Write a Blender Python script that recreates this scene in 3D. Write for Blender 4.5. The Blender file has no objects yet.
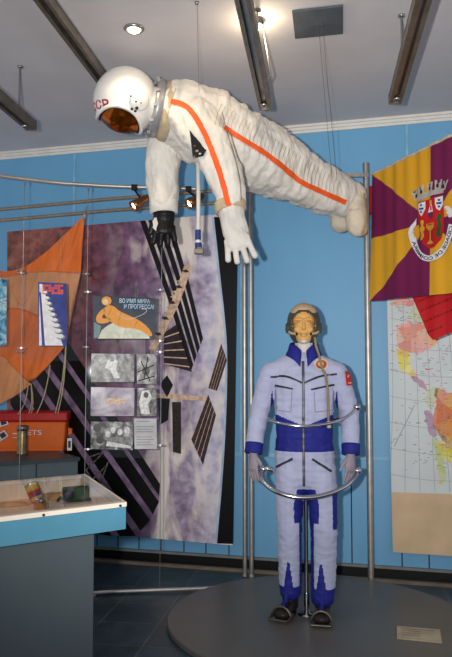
import bpy, math, random
from mathutils import Vector, Matrix, noise
from mathutils.bvhtree import BVHTree
random.seed(7)
C = bpy.context.scene.collection
V = Vector
PI = math.pi
# ------------------------------------------------------------------ camera frame
F = 720.0; PITCH = math.radians(3.7); CAM = V((0, 0, 1.37))
def ray(px, py):
    x = (px-226)/F; y = (328.5-py)/F
    return V((x, math.cos(PITCH)-y*math.sin(PITCH), math.sin(PITCH)+y*math.cos(PITCH)))
def at(px, py, Y):
    d = ray(px, py); return CAM + d*(Y/d.y)
def onz(px, py, z):
    d = ray(px, py); return CAM + d*((z-CAM.z)/d.z)
YAW = math.radians(-15)
U = V((math.cos(YAW), math.sin(YAW), 0)); N = V((math.sin(YAW), -math.cos(YAW), 0)); W0 = V((.63, 5.1, 0))
def wp(u, d, z): return W0 + U*u + N*d + V((0, 0, z))
def onwall(px, py, d=0):
    r = ray(px, py); p0 = W0 + N*d
    return CAM + r*((p0-CAM).dot(N)/r.dot(N))
def onplane(px, py, p0, n):
    r = ray(px, py); return CAM + r*((p0-CAM).dot(n)/r.dot(n))
def wu(p): return (p-W0).dot(U)
CEIL = 3.17; PT = .03
# ------------------------------------------------------------------ materials
def lin(c):
    return tuple((x/255/12.92 if x/255 <= .04045 else ((x/255+.055)/1.055)**2.4) for x in c)
MATS = {}
def nodes(name):
    m = bpy.data.materials.new(name); m.use_nodes = True
    nt = m.node_tree; b = nt.nodes['Principled BSDF']; return m, nt, b
def mixnode(nt, blend='MIX'):
    n = nt.nodes.new('ShaderNodeMix'); n.data_type = 'RGBA'; n.blend_type = blend; return n
def mat(name, col, rough=.55, metal=0, var=.12, scale=8, bump=0, bscale=40, stretch=None, col2=None, spec=.28, sheen=0, detail=4):
    """procedural: base colour broken up by noise, optional noise bump"""
    if name in MATS: return MATS[name]
    m, nt, b = nodes(name); c = lin(col)
    tc = nt.nodes.new('ShaderNodeTexCoord'); mp = nt.nodes.new('ShaderNodeMapping')
    nt.links.new(tc.outputs['Object'], mp.inputs['Vector'])
    if stretch: mp.inputs['Scale'].default_value = stretch
    nz = nt.nodes.new('ShaderNodeTexNoise'); nz.inputs['Scale'].default_value = scale; nz.inputs['Detail'].default_value = detail
    nt.links.new(mp.outputs['Vector'], nz.inputs['Vector'])
    mx = mixnode(nt); c2 = lin(col2) if col2 else tuple(x*(1-var*2) for x in c)
    mx.inputs['A'].default_value = (*c2, 1)
    mx.inputs['B'].default_value = (*(c if col2 else [min(1, x*(1+var)) for x in c]), 1)
    rp = nt.nodes.new('ShaderNodeValToRGB'); rp.color_ramp.elements[0].position = .3; rp.color_ramp.elements[1].position = .7
    nt.links.new(nz.outputs['Fac'], rp.inputs['Fac']); nt.links.new(rp.outputs['Color'], mx.inputs['Factor'])
    nt.links.new(mx.outputs['Result'], b.inputs['Base Color'])
    b.inputs['Roughness'].default_value = rough; b.inputs['Metallic'].default_value = metal
    b.inputs['Specular IOR Level'].default_value = spec
    if sheen: b.inputs['Sheen Weight'].default_value = sheen
    if bump:
        n2 = nt.nodes.new('ShaderNodeTexNoise'); n2.inputs['Scale'].default_value = bscale; n2.inputs['Detail'].default_value = 5
        nt.links.new(mp.outputs['Vector'], n2.inputs['Vector'])
        bp = nt.nodes.new('ShaderNodeBump'); bp.inputs['Strength'].default_value = bump; bp.inputs['Distance'].default_value = .01
        nt.links.new(n2.outputs['Fac'], bp.inputs['Height']); nt.links.new(bp.outputs['Normal'], b.inputs['Normal'])
    MATS[name] = m; return m
def emit(name, col, s):
    m, nt, b = nodes(name)
    b.inputs['Base Color'].default_value = (*lin(col), 1); b.inputs['Emission Color'].default_value = (*lin(col), 1)
    b.inputs['Emission Strength'].default_value = s; return m
def clear(name, col=(235, 240, 250), alpha=.012, rough=.03):
    m, nt, b = nodes(name); out = nt.nodes['Material Output']
    tr = nt.nodes.new('ShaderNodeBsdfTransparent'); gl = nt.nodes.new('ShaderNodeBsdfGlossy'); gl.inputs['Roughness'].default_value = rough
    gl.inputs['Color'].default_value = (*lin(col), 1)
    lw = nt.nodes.new('ShaderNodeLayerWeight'); pw_ = nt.nodes.new('ShaderNodeMath'); pw_.operation = 'POWER'; pw_.inputs[1].default_value = 5
    ml = nt.nodes.new('ShaderNodeMath'); ml.operation = 'MULTIPLY_ADD'; ml.inputs[1].default_value = .45; ml.inputs[2].default_value = alpha
    ms = nt.nodes.new('ShaderNodeMixShader')
    nt.links.new(lw.outputs['Facing'], pw_.inputs[0]); nt.links.new(pw_.outputs[0], ml.inputs[0]); nt.links.new(ml.outputs[0], ms.inputs['Fac'])
    nt.links.new(tr.outputs[0], ms.inputs[1]); nt.links.new(gl.outputs[0], ms.inputs[2]); nt.links.new(ms.outputs[0], out.inputs['Surface'])
    tr.inputs['Color'].default_value = (.96, .97, .98, 1); return m
def ramp_mat(name, stops, scale=6, rough=.4, detail=8, distort=1.5, loc=(0, 0, 0), stretch=(1, 1, 1), contrast=(.3, .7)):
    m, nt, b = nodes(name)
    tc = nt.nodes.new('ShaderNodeTexCoord'); mp = nt.nodes.new('ShaderNodeMapping'); mp.inputs['Location'].default_value = loc; mp.inputs['Scale'].default_value = stretch
    nt.links.new(tc.outputs['Object'], mp.inputs['Vector'])
    nz = nt.nodes.new('ShaderNodeTexNoise'); nz.inputs['Scale'].default_value = scale; nz.inputs['Detail'].default_value = detail; nz.inputs['Distortion'].default_value = distort
    nt.links.new(mp.outputs['Vector'], nz.inputs['Vector'])
    rp = nt.nodes.new('ShaderNodeValToRGB'); e = rp.color_ramp.elements
    n = len(stops)
    for i, c in enumerate(stops):
        p = contrast[0]+(contrast[1]-contrast[0])*i/(n-1)
        el = e[i] if i < 2 else e.new(p)
        el.position = p; el.color = (*lin(c), 1)
    nt.links.new(nz.outputs['Fac'], rp.inputs['Fac']); nt.links.new(rp.outputs['Color'], b.inputs['Base Color'])
    b.inputs['Roughness'].default_value = rough; b.inputs['Specular IOR Level'].default_value = .2; return m
# ------------------------------------------------------------------ mesh builder (world coordinates)
class MB:
    def __init__(s): s.v = []; s.f = []; s.mi = []; s.sm = []; s.mats = []
    def add(s, vs, fs, m, smooth=False):
        o = len(s.v); s.v += [V(p) for p in vs]
        if m not in s.mats: s.mats.append(m)
        k = s.mats.index(m)
        for f in fs: s.f.append([i+o for i in f]); s.mi.append(k); s.sm.append(smooth)
        return s
    def box(s, c, size, m, R=None):
        c = V(c); h = [x/2 for x in size]; R = R or Matrix.Identity(3)
        vs = [c + R @ V((sx*h[0], sy*h[1], sz*h[2])) for sx in (-1, 1) for sy in (-1, 1) for sz in (-1, 1)]
        return s.add(vs, [(0,1,3,2),(4,6,7,5),(0,4,5,1),(2,3,7,6),(0,2,6,4),(1,5,7,3)], m)
    def prism(s, pts, off, m):
        n = len(pts); off = V(off); vs = [V(p) for p in pts] + [V(p)+off for p in pts]
        fs = [list(range(n))[::-1], list(range(n, 2*n))] + [(i, (i+1) % n, n+(i+1) % n, n+i) for i in range(n)]
        return s.add(vs, fs, m)
    def poly(s, pts, m): return s.add(pts, [list(range(len(pts)))], m)
    def tube(s, pts, r, m, seg=10, closed=False, cap=True):
        pts = [V(p) for p in pts]; n = len(pts); rs = r if isinstance(r, (list, tuple)) else [r]*n
        up = None; vs = []
        for i, p in enumerate(pts):
            a = pts[(i-1) % n] if (closed or i > 0) else p; b = pts[(i+1) % n] if (closed or i < n-1) else p
            t = (b-a).normalized()
            if up is None: up = t.orthogonal().normalized()
            up = (up - t*up.dot(t)); up = up.normalized() if up.length > 1e-6 else t.orthogonal().normalized()
            w = t.cross(up)
            for k in range(seg):
                an = 2*PI*k/seg; vs.append(p + (up*math.cos(an)+w*math.sin(an))*rs[i])
        fs = []
        for i in range(n if closed else n-1):
            j = (i+1) % n
            for k in range(seg):
                k2 = (k+1) % seg; fs.append((i*seg+k, i*seg+k2, j*seg+k2, j*seg+k))
        s.add(vs, fs, m, True)
        if cap and not closed:
            s.add(vs[:seg], [list(range(seg))[::-1]], m); s.add(vs[-seg:], [list(range(seg))], m)
        return s
    def lathe(s, prof, o, m, axis=(0, 0, 1), seg=24, smooth=True):
        o = V(o); ax = V(axis).normalized(); u = ax.orthogonal().normalized(); w = ax.cross(u); vs = []
        for r, h in prof:
            for k in range(seg):
                an = 2*PI*k/seg; vs.append(o + ax*h + (u*math.cos(an)+w*math.sin(an))*max(r, 1e-5))
        fs = [(i*seg+k, i*seg+(k+1) % seg, (i+1)*seg+(k+1) % seg, (i+1)*seg+k) for i in range(len(prof)-1) for k in range(seg)]
        return s.add(vs, fs, m, smooth)
    def ell(s, c, r, m, R=None, nu=20, nv=12):
        c = V(c); R = R or Matrix.Identity(3); vs = [c + R @ V((0, 0, r[2]))]
        for j in range(1, nv):
            th = PI*j/nv
            for i in range(nu):
                ph = 2*PI*i/nu; vs.append(c + R @ V((r[0]*math.sin(th)*math.cos(ph), r[1]*math.sin(th)*math.sin(ph), r[2]*math.cos(th))))
        vs.append(c + R @ V((0, 0, -r[2]))); fs = []
        for i in range(nu):
            i2 = (i+1) % nu; fs.append((0, 1+i, 1+i2))
            for j in range(nv-2):
                a = 1+j*nu; fs.append((a+i, a+nu+i, a+nu+i2, a+i2))
            a = 1+(nv-2)*nu; fs.append((a+i, len(vs)-1, a+i2))
        return s.add(vs, fs, m, True)
    def build(s, name, parent=None, origin=None, bevel=0, solid=0):
        me = bpy.data.meshes.new(name)
        if parent is not None:
            M = wm(parent).inverted(); vs = [M @ p for p in s.v]
        else:
            o = V(origin) if origin is not None else V((0, 0, 0)); vs = [p-o for p in s.v]
        me.from_pydata(vs, [], s.f)
        for m in s.mats: me.materials.append(m)
        me.polygons.foreach_set('material_index', s.mi); me.polygons.foreach_set('use_smooth', s.sm); me.update()
        ob = bpy.data.objects.new(name, me); C.objects.link(ob)
        if parent is not None: ob.parent = parent
        elif origin is not None: ob.location = origin
        if bevel:
            b = ob.modifiers.new('b', 'BEVEL'); b.width = bevel; b.segments = 2; b.limit_method = 'ANGLE'; b.angle_limit = .9
        if solid:
            b = ob.modifiers.new('s', 'SOLIDIFY'); b.thickness = solid; b.offset = 0
        return ob
def wm(o):
    M = Matrix.Translation(o.location) @ o.rotation_euler.to_matrix().to_4x4()
    return wm(o.parent) @ M if o.parent else M
def tag(o, label, cat, group=None):
    o['label'] = label; o['category'] = cat
    if group: o['group'] = group
    return o
def thing(name, label, cat, loc, rz=0, group=None):
    o = bpy.data.objects.new(name, None); C.objects.link(o); o.location = loc; o.rotation_euler = (0, 0, rz)
    o.empty_display_size = .1
    return tag(o, label, cat, group)
def struct(ob): ob['kind'] = 'structure'; return ob
def lab(ob, t): ob['label'] = t; return ob
# ---- organic surfaces: overlapping ellipsoids fused into one skin
class Blob(MB):
    def chain(s, pts, wdir, m, dens=.35):
        """pts: (point, half width, half thickness)"""
        wd = V(wdir)
        for (p, a, b), (q, c, d) in zip(pts, pts[1:]):
            p = V(p); q = V(q); L = (q-p).length; n = max(2, int(L/(min(b, d)*dens))+1)
            t = (q-p).normalized(); w = (wd - t*wd.dot(t)); w = w.normalized() if w.length > 1e-4 else t.orthogonal().normalized()
            h = t.cross(w); R = Matrix((w, h, t)).transposed()
            for i in range(n+1):
                k = i/n; ra = a+(c-a)*k; rb = b+(d-b)*k
                s.ell(p.lerp(q, k), (ra, rb, (ra+rb)/2*.9), m, R, 14, 8)
        return s
    def fuse(s, voxel, smooth=6, factor=.5):
        me = bpy.data.meshes.new('t'); me.from_pydata(s.v, [], s.f); me.update()
        ob = bpy.data.objects.new('t', me); C.objects.link(ob)
        r = ob.modifiers.new('r', 'REMESH'); r.mode = 'VOXEL'; r.voxel_size = voxel; r.use_smooth_shade = True
        k = ob.modifiers.new('k', 'SMOOTH'); k.iterations = smooth; k.factor = factor
        dg = bpy.context.evaluated_depsgraph_get(); dg.update()
        m2 = bpy.data.meshes.new_from_object(ob.evaluated_get(dg))
        bpy.data.objects.remove(ob); bpy.data.meshes.remove(me)
        return m2
def folds(me, amp, sc, stretch=(1, 1, 1), seed=0):
    ns = [v.normal.copy() for v in me.vertices]
    for v, n in zip(me.vertices, ns):
        p = V((v.co.x*stretch[0], v.co.y*stretch[1], v.co.z*stretch[2]))*sc + V((seed, seed*.7, 0))
        a = 1-abs(noise.noise(p))*2; b = noise.noise(p*2.3)
        v.co += n*amp*(a*.6+b*.6)
def skin(me, name, parent, rule, mats):
    """world-space mesh -> object under parent, material per face by rule(centre, normal)"""
    me.materials.clear()
    for m in mats: me.materials.append(m)
    for p in me.polygons: p.material_index = rule(p.center, p.normal); p.use_smooth = True
    bv = BVHTree.FromPolygons([v.co.copy() for v in me.vertices], [list(p.vertices) for p in me.polygons])
    me.transform(wm(parent).inverted()); me.name = name
    ob = bpy.data.objects.new(name, me); C.objects.link(ob); ob.parent = parent
    return ob, bv
def hit(bv, px, py, lift=0):
    d = ray(px, py).normalized(); h = bv.ray_cast(CAM, d)
    if h[0] is None:
        # nearest surface to the line of sight
        best = None
        for k in range(60):
            q = CAM + d*(3+k*.03); r = bv.find_nearest(q)
            if best is None or r[3] < best[3]: best = r
        h = best
    n = h[1] if h[1].dot(d) < 0 else -h[1]
    return h[0] + n*lift
def dense(path, step=3):
    out = []
    for (a, b), (c, d) in zip(path, path[1:]):
        n = max(1, int(math.hypot(c-a, d-b)/step))
        out += [(a+(c-a)*i/n, b+(d-b)*i/n) for i in range(n)]
    return out + [path[-1]]
def smoothpath(p, it=2):
    for _ in range(it):
        q = [p[0]]
        for a, b in zip(p, p[1:]):
            q += [(a[0]*.75+b[0]*.25, a[1]*.75+b[1]*.25), (a[0]*.25+b[0]*.75, a[1]*.25+b[1]*.75)]
        p = q+[p[-1]]
    return p
def ribbon(mb, bv, path, w, m, lift=.004, step=2):
    path = dense(path, step); vs = []; n = len(path)
    for i, (x, y) in enumerate(path):
        a = path[max(0, i-1)]; b = path[min(n-1, i+1)]; tx, ty = b[0]-a[0], b[1]-a[1]; L = math.hypot(tx, ty) or 1
        nx, ny = -ty/L, tx/L
        for k in (-.5, -.17, .17, .5): vs.append(hit(bv, x+nx*w*k, y+ny*w*k, lift))
    fs = [(i*4+k, i*4+k+1, i*4+k+5, i*4+k+4) for i in range(n-1) for k in range(3)]
    mb.add(vs, fs, m, True); return mb
def decal(mb, bv, poly, m, lift=.004, sub=3):
    cx = sum(p[0] for p in poly)/len(poly); cy = sum(p[1] for p in poly)/len(poly); ring = dense(poly+[poly[0]], 2)[:-1]
    n = len(ring); vs = [hit(bv, cx, cy, lift)]; fs = []
    for j in range(1, sub+1):
        for x, y in ring: vs.append(hit(bv, cx+(x-cx)*j/sub, cy+(y-cy)*j/sub, lift))
    for i in range(n):
        i2 = (i+1) % n; fs.append((0, 1+i, 1+i2))
        for j in range(sub-1): a = 1+j*n; fs.append((a+i, a+n+i, a+n+i2, a+i2))
    mb.add(vs, fs, m, True); return mb
def text_geo(s, bold=0):
    """letters as triangles in a unit-height box: verts (x 0..aspect, y 0..1)"""
    cu = bpy.data.curves.new('t', 'FONT'); cu.body = s; cu.align_x = 'LEFT'; cu.resolution_u = 3; cu.offset = bold
    ob = bpy.data.objects.new('t', cu); C.objects.link(ob)
    dg = bpy.context.evaluated_depsgraph_get(); dg.update(); me = bpy.data.meshes.new_from_object(ob.evaluated_get(dg))
    vs = [(v.co.x, v.co.y) for v in me.vertices]; fs = [list(p.vertices) for p in me.polygons]
    bpy.data.objects.remove(ob); bpy.data.curves.remove(cu); bpy.data.meshes.remove(me)
    x0 = min(v[0] for v in vs); x1 = max(v[0] for v in vs); y0 = min(v[1] for v in vs); y1 = max(v[1] for v in vs)
    return [((x-x0)/(x1-x0), (y-y0)/(y1-y0)) for x, y in vs], fs, (x1-x0)/(y1-y0)
def hand_chains(B, m, Wp, D, A, Np, L, fat=1.0, curl=.35, spread=.12, thumb=True, wide=1.0):
    D = V(D).normalized(); A = V(A); A = (A-D*A.dot(D)).normalized(); Np = D.cross(A) if D.cross(A).dot(V(Np)) > 0 else -D.cross(A)
    Wp = V(Wp); pw = .21*L*wide; r = .048*L*fat
    B.chain([(Wp, pw*.72, .11*L*fat), (Wp+D*.18*L, pw*.9, .12*L*fat), (Wp+D*.46*L, pw*1.0, .10*L*fat)], A, m)
    for k, (off, ln) in enumerate(((.78, .46), (.27, .52), (-.26, .48), (-.78, .38))):
        b = Wp + D*.44*L + A*off*pw; dr = (D + A*off*spread).normalized(); pts = [(b-D*.08*L, r*1.1, r*1.1), (b, r*1.08, r*1.08)]; q = b; an = curl*.3
        for seg in (.42, .32, .26):
            dd = (dr*math.cos(an)+Np*math.sin(an)); q = q + dd*ln*L*seg; pts.append((q, r*(1.05-seg*.2), r*(1.05-seg*.2))); an += curl
        B.chain(pts, A, m)
    if thumb:
        b = Wp + D*.14*L + A*pw*.7; d1 = (D*.75+A*.65+Np*.2).normalized(); d2 = (D*.95+A*.25+Np*.35).normalized()
        B.chain([(b, r*1.5, r*1.4), (b+d1*.2*L, r*1.25, r*1.25), (b+d1*.2*L+d2*.16*L, r*1.15, r*1.1), (b+d1*.2*L+d2*.28*L, r*.95, r*.9)], A, m)
# ------------------------------------------------------------------ shared materials
chrome = mat('chrome', (200, 200, 205), .18, 1, .05)
steel = mat('brushed_steel', (165, 165, 165), .35, 1, .08, 30)
alu = mat('satin_aluminium', (176, 172, 165), .42, .85, .08, 20)
trackm = mat('dark_track_metal', (124, 118, 108), .45, .6, .15, 12)
pipe_dark = mat('grey_rail_metal', (158, 144, 124), .45, .5, .1, 20)
black = mat('black_plastic', (14, 14, 16), .5)
blackink = mat('black_print', (9, 8, 10), .35, 0, .1)
white = mat('white_paint', (225, 222, 215), .5, 0, .04)
acr = clear('clear_acrylic')
glass = clear('case_glass', alpha=.015)
wire = mat('steel_wire', (150, 150, 150), .4, .9)
cordm = mat('cream_cord', (205, 185, 150), .8, 0, .15, 60)
# ================================================================== SETTING
wallm, nt, b = nodes('blue_wall_paint')
tc = nt.nodes.new('ShaderNodeTexCoord'); nz = nt.nodes.new('ShaderNodeTexNoise'); nz.inputs['Scale'].default_value = 3; nz.inputs['Detail'].default_value = 6
mp = nt.nodes.new('ShaderNodeMapping'); mp.inputs['Scale'].default_value = (2, 2, .5); nt.links.new(tc.outputs['Object'], mp.inputs[0]); nt.links.new(mp.outputs[0], nz.inputs['Vector'])
mx = mixnode(nt); mx.inputs['A'].default_value = (*lin((98, 160, 200)), 1); mx.inputs['B'].default_value = (*lin((112, 172, 212)), 1)
nt.links.new(nz.outputs['Fac'], mx.inputs['Factor']); nt.links.new(mx.outputs['Result'], b.inputs['Base Color']); b.inputs['Roughness'].default_value = .5
MATS['wall'] = wallm
seam = mat('blue_seam_strip', (140, 188, 216), .5); groove = mat('dark_groove', (22, 48, 70), .7)
def wallbox(mb, u0, u1, d0, d1, z0, z1, m):
    mb.prism([wp(u0, d0, z0), wp(u1, d0, z0), wp(u1, d0, z1), wp(u0, d0, z1)], N*(d1-d0), m)
o0 = wp(0, 0, 0)
mb = MB(); wallbox(mb, -4.2, 3.4, -.1, 0, 0, CEIL, wallm); w = struct(mb.build('wall_back', origin=o0))
DADO = .80
mb = MB()
for px in (75, 241, 407): 
    u = wu(onwall(px, 150)); wallbox(mb, u-.008, u+.008, 0, .006, DADO, CEIL-.05, seam)
lab(struct(mb.build('trim_1', origin=o0)), 'pale blue cover strips on the wall joints')
mb = MB(); us = [wu(onwall(p, 552)) for p in (97, 118, 139, 161, 184, 206, 229, 352, 402, 429, 60, 20)]
for u in us: wallbox(mb, u-.004, u+.004, 0, .002, .08, DADO, groove)
struct(mb.build('trim_2', origin=o0))
mb = MB(); wallbox(mb, -4.2, 3.4, 0, .008, DADO-.012, DADO+.012, seam); struct(mb.build('trim_3', origin=o0))
mb = MB()
for z0, z1, d in ((CEIL-.055, CEIL-.035, .018), (CEIL-.037, CEIL-.016, .032), (CEIL-.018, CEIL, .05)): wallbox(mb, -4.2, 3.4, 0, d, z0, z1, white)
struct(mb.build('trim_4', origin=o0, bevel=.003))
mb = MB(); wallbox(mb, -4.2, 3.4, 0, .012, .0, .06, black); struct(mb.build('baseboard_back', origin=o0))
mb = MB(); wallbox(mb, -4.2, 3.4, 0, .03, .066, .082, mat('grey_strip', (128, 128, 124), .5)); struct(mb.build('trim_6', origin=o0))
mb = MB(); wallbox(mb, -4.2, 3.4, .10, .13, 0, .02, mat('tan_strip', (120, 108, 92), .6)); struct(mb.build('trim_5', origin=o0))
# floor: dark slate tiles with pale joints
flm, nt, b = nodes('slate_tiles'); tc = nt.nodes.new('ShaderNodeTexCoord'); mp = nt.nodes.new('ShaderNodeMapping')
mp.inputs['Rotation'].default_value = (0, 0, math.radians(8.8)); nt.links.new(tc.outputs['Object'], mp.inputs[0])
br = nt.nodes.new('ShaderNodeTexBrick'); br.offset = 0; br.inputs['Scale'].default_value = 1
br.inputs['Brick Width'].default_value = .33; br.inputs['Row Height'].default_value = .33; br.inputs['Mortar Size'].default_value = .004
br.inputs['Color1'].default_value = (*lin((40, 58, 66)), 1); br.inputs['Color2'].default_value = (*lin((47, 66, 74)), 1); br.inputs['Mortar'].default_value = (*lin((92, 92, 86)), 1)
nt.links.new(mp.outputs[0], br.inputs['Vector']); nz = nt.nodes.new('ShaderNodeTexNoise'); nz.inputs['Scale'].default_value = 9; nz.inputs['Detail'].default_value = 8
nt.links.new(tc.outputs['Object'], nz.inputs['Vector'])
mx = mixnode(nt, 'OVERLAY'); mx.inputs['Factor'].default_value = .7; nt.links.new(br.outputs['Color'], mx.inputs['A']); nt.links.new(nz.outputs['Fac'], mx.inputs['B'])
nt.links.new(mx.outputs['Result'], b.inputs['Base Color']); b.inputs['Roughness'].default_value = .38
A, B_ = wp(-4.2, 0, 0), wp(3.4, 0, 0)
mb = MB(); mb.prism([V((A.x-.3, -1.6, -.08)), V((B_.x-.2, -1.6, -.08)), B_+V((0, 0, -.08)), A+V((0, 0, -.08))], (0, 0, .08), flm); struct(mb.build('floor'))
clm = mat('ceiling_paint', (206, 202, 204), .8, 0, .03, 3, .03, 60)
mb = MB(); mb.prism([V((A.x-.3, -1.6, CEIL)), V((B_.x-.2, -1.6, CEIL)), B_+V((0, 0, CEIL)), A+V((0, 0, CEIL))], (0, 0, .08), clm); struct(mb.build('ceiling'))
# ================================================================== CEILING FITTINGS
TZ = 2.9; ta = math.radians(7.4); TD = V((math.sin(ta), math.cos(ta), 0)); TS = V((TD.y, -TD.x, 0))
def track(px, py, label, near=1.2, tz=TZ):
    e = onz(px, py, tz); L = (e.y-near)/TD.y; a = e-TD*L
    r = thing('ceiling_track', label, 'lighting track', (a+e)/2, -ta, 'dark lighting tracks under the ceiling')
    R = Matrix((TS, TD, V((0, 0, 1)))).transposed()
    mb = MB(); mb.box((a+e)/2, (.066, L, .012), trackm, R)
    for sx in (-1, 1): mb.box((a+e)/2+TS*.029*sx+V((0, 0, -.024)), (.008, L, .05), trackm, R)
    for sx in (-1, 1): mb.box((a+e)/2+TS*.022*sx+V((0, 0, -.045)), (.016, L, .006), trackm, R)
    mb.build('channel', r)
    mb = MB(); mb.box(e+V((0, 0, -.022)), (.07, .012, .058), trackm, R); mb.build('end_cap', r)
    mb = MB(); mb.box((a+e)/2+V((0, 0, -.012)), (.03, L-.02, .01), steel, R); mb.build('contact_strip', r)
    mb = MB(); q = e-TD*.09+V((0, 0, -.048)); mb.lathe([(0, 0), (.018, 0), (.018, -.012), (.011, -.02), (0, -.021)], q, steel, seg=14); mb.build('lamp_socket', r)
    return e
T = [track(106, 80, 'dark steel lighting track pointing at the white helmet', .9, 3.10), track(265, 101, 'dark steel lighting track left of the grey ceiling panel', .9),
     track(395, 95, 'dark steel lighting track right of the grey ceiling panel', .9), track(31, 122, 'short dark steel lighting track at the far left edge', 1.6)]
def trackat(k, Y): return T[k]-TD*((T[k].y-Y)/TD.y)
def rod(k, Y, label):
    p = trackat(k, Y); z0 = p.z+.006
    r = thing('hanger_rod', label, 'rod', (p.x, p.y, z0), 0, 'rods the lighting tracks hang by')
    mb = MB(); mb.tube([(p.x, p.y, z0), (p.x, p.y, CEIL)], .006, steel, 8); mb.build('rod', r)
    mb = MB(); mb.lathe([(0, 0), (.018, 0), (.018, -.008), (.006, -.012), (0, -.012)], (p.x, p.y, CEIL), steel, seg=14); mb.build('ceiling_cup', r)
rod(3, 4.1, 'thin steel rod holding the far left lighting track'); rod(2, 3.5, 'thin steel rod holding the lighting track above the flag')
rod(0, 3.3, 'thin steel rod holding the track above the helmet'); rod(1, 3.45, 'thin steel rod holding the track beside the grey ceiling panel')
bulbm = emit('lit_halogen_glass', (255, 226, 170), 14)
def downlight(px, py, label):
    p = onz(px, py, CEIL); r = thing('ceiling_lamp', label, 'lamp', p, 0, 'lit halogen ceiling lamps')
    mb = MB(); mb.lathe([(.02, 0), (.052, 0), (.054, -.006), (.044, -.016), (.036, -.012), (.03, -.002)], p, steel, seg=24); mb.build('trim_ring', r)
    mb = MB(); mb.lathe([(0, -.026), (.016, -.024), (.030, -.016), (.034, -.003)], p, bulbm, seg=20); lab(mb.build('bulb', r), 'lit halogen bulb')
    L = bpy.data.lights.new('lamp_light', 'SPOT'); L.energy = 12; L.color = (1, .8, .52); L.spot_size = math.radians(120); L.spot_blend = .8; L.shadow_soft_size = .03
    lo = bpy.data.objects.new('lamp_light', L); C.objects.link(lo); lo.location = p+V((0, 0, -.04)); return p
downlight(134, 28, 'lit halogen lamp in the ceiling above the white helmet'); 
lp_ = at(257.5, 25, 3.55)
r = thing('ceiling_lamp', 'lit halogen lamp on a bent wire beside the middle lighting track', 'lamp', lp_, 0, 'lit halogen ceiling lamps')
mb = MB(); a_ = trackat(1, 3.62)+TS*.033+V((0, 0, -.02)); mb.tube([a_, a_+TS*.02+V((0, 0, .03)), lp_+TS*.02+V((0, 0, .05)), lp_+V((.008, 0, .035)), lp_+V((0, 0, .02))], .004, steel, 8); mb.build('arm_wire', r)
mb = MB(); mb.lathe([(.0, .03), (.01, .03), (.014, .012), (.033, -.004), (.031, -.006)], lp_, steel, (0, 0, 1), 20); mb.build('reflector', r)
mb = MB(); mb.ell(lp_+V((0, 0, -.008)), (.024, .024, .016), bulbm); lab(mb.build('bulb', r), 'lit halogen bulb')
L = bpy.data.lights.new('lamp_light', 'POINT'); L.energy = 2.2; L.color = (1, .8, .52); L.shadow_soft_size = .03
lo = bpy.data.objects.new('lamp_light', L); C.objects.link(lo); lo.location = lp_+V((0, 0, -.06))
mb = MB(); vent = mat('grey_vent_panel', (86, 92, 98), .6)
q = [onz(x, y, CEIL) for x, y in ((292, 10), (343, 4), (343, 32), (295, 37))]
vo = sum(q, V((0, 0, 0)))/4
mb.prism([p for p in q], (0, 0, -.012), vent); tag(mb.build('ceiling_panel', origin=vo, bevel=.002), 'dark grey square panel set in the white ceiling', 'panel')
# ================================================================== RAIL FRAME AND POLES
def pole(px, pyt, pyb_Y, r_, label, m=alu):
    f = at(px, 575, pyb_Y); f.z = 0; ztop = at(px, pyt, pyb_Y).z
    t = thing('support_pole', label, 'pole', f, 0, 'upright metal poles by the blue wall')
    mb = MB(); mb.tube([f+V((0, 0, .006)), f+V((0, 0, ztop))], r_, m, 14); mb.build('shaft', t)
    mb = MB(); mb.lathe([(0, 0), (r_+.008, 0), (r_+.008, .004), (r_+.003, .007), (r_+.003, .02), (0, .02)], f, steel, seg=20); mb.build('foot_plate', t)
    return f, ztop, t
PL1, z1, t1 = pole(245, 186, 5.02, .0155, 'left one of the paired metal poles behind the white glove')
PL2, z2, t2 = pole(251.5, 186, 5.0, .0155, 'right one of the paired metal poles behind the white glove')
PR, z3, t3 = pole(371, 163, 4.86, .021, 'single metal pole between the boots and the flag')
t1.location = PL1
# bracket arms
mb = MB(); c = at(258, 192, 4.98); mb.box(PL2+V((.055, -.0, c.z)), (.13, .03, .022), alu); mb.build('bracket_arm', t2)
mb = MB(); c = at(358, 175.5, 4.84); mb.box(V((PR.x-.09, PR.y-.03, c.z)), (.20, .02, .028), alu); mb.build('bracket_arm', t3)
mb = MB(); mb.box(V((PR.x-.18, PR.y+.0, c.z-.035)), (.025, .05, .06), trackm); mb.build('clamp', t3)
def rail(pts, r_, m, label, name='wall_rail', grp='dark horizontal rails in front of the wall'):
    o = V(pts[0]); mb = MB(); mb.tube(pts, r_, m, 12); ob = mb.build(name, origin=o); tag(ob, label, 'rail', grp); return ob
def Wr(px, py, d=.22): return onwall(px, py, d)
rail([Wr(-30, 212.5), Wr(0, 209.5), Wr(110, 199), Wr(243, 188.5)], .0125, pipe_dark, 'upper one of the two dark rails above the space mural')
rail([Wr(-30, 223), Wr(0, 220.5), Wr(110, 210.5), Wr(243, 201)], .0125, pipe_dark, 'lower one of the two dark rails above the space mural')
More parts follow.
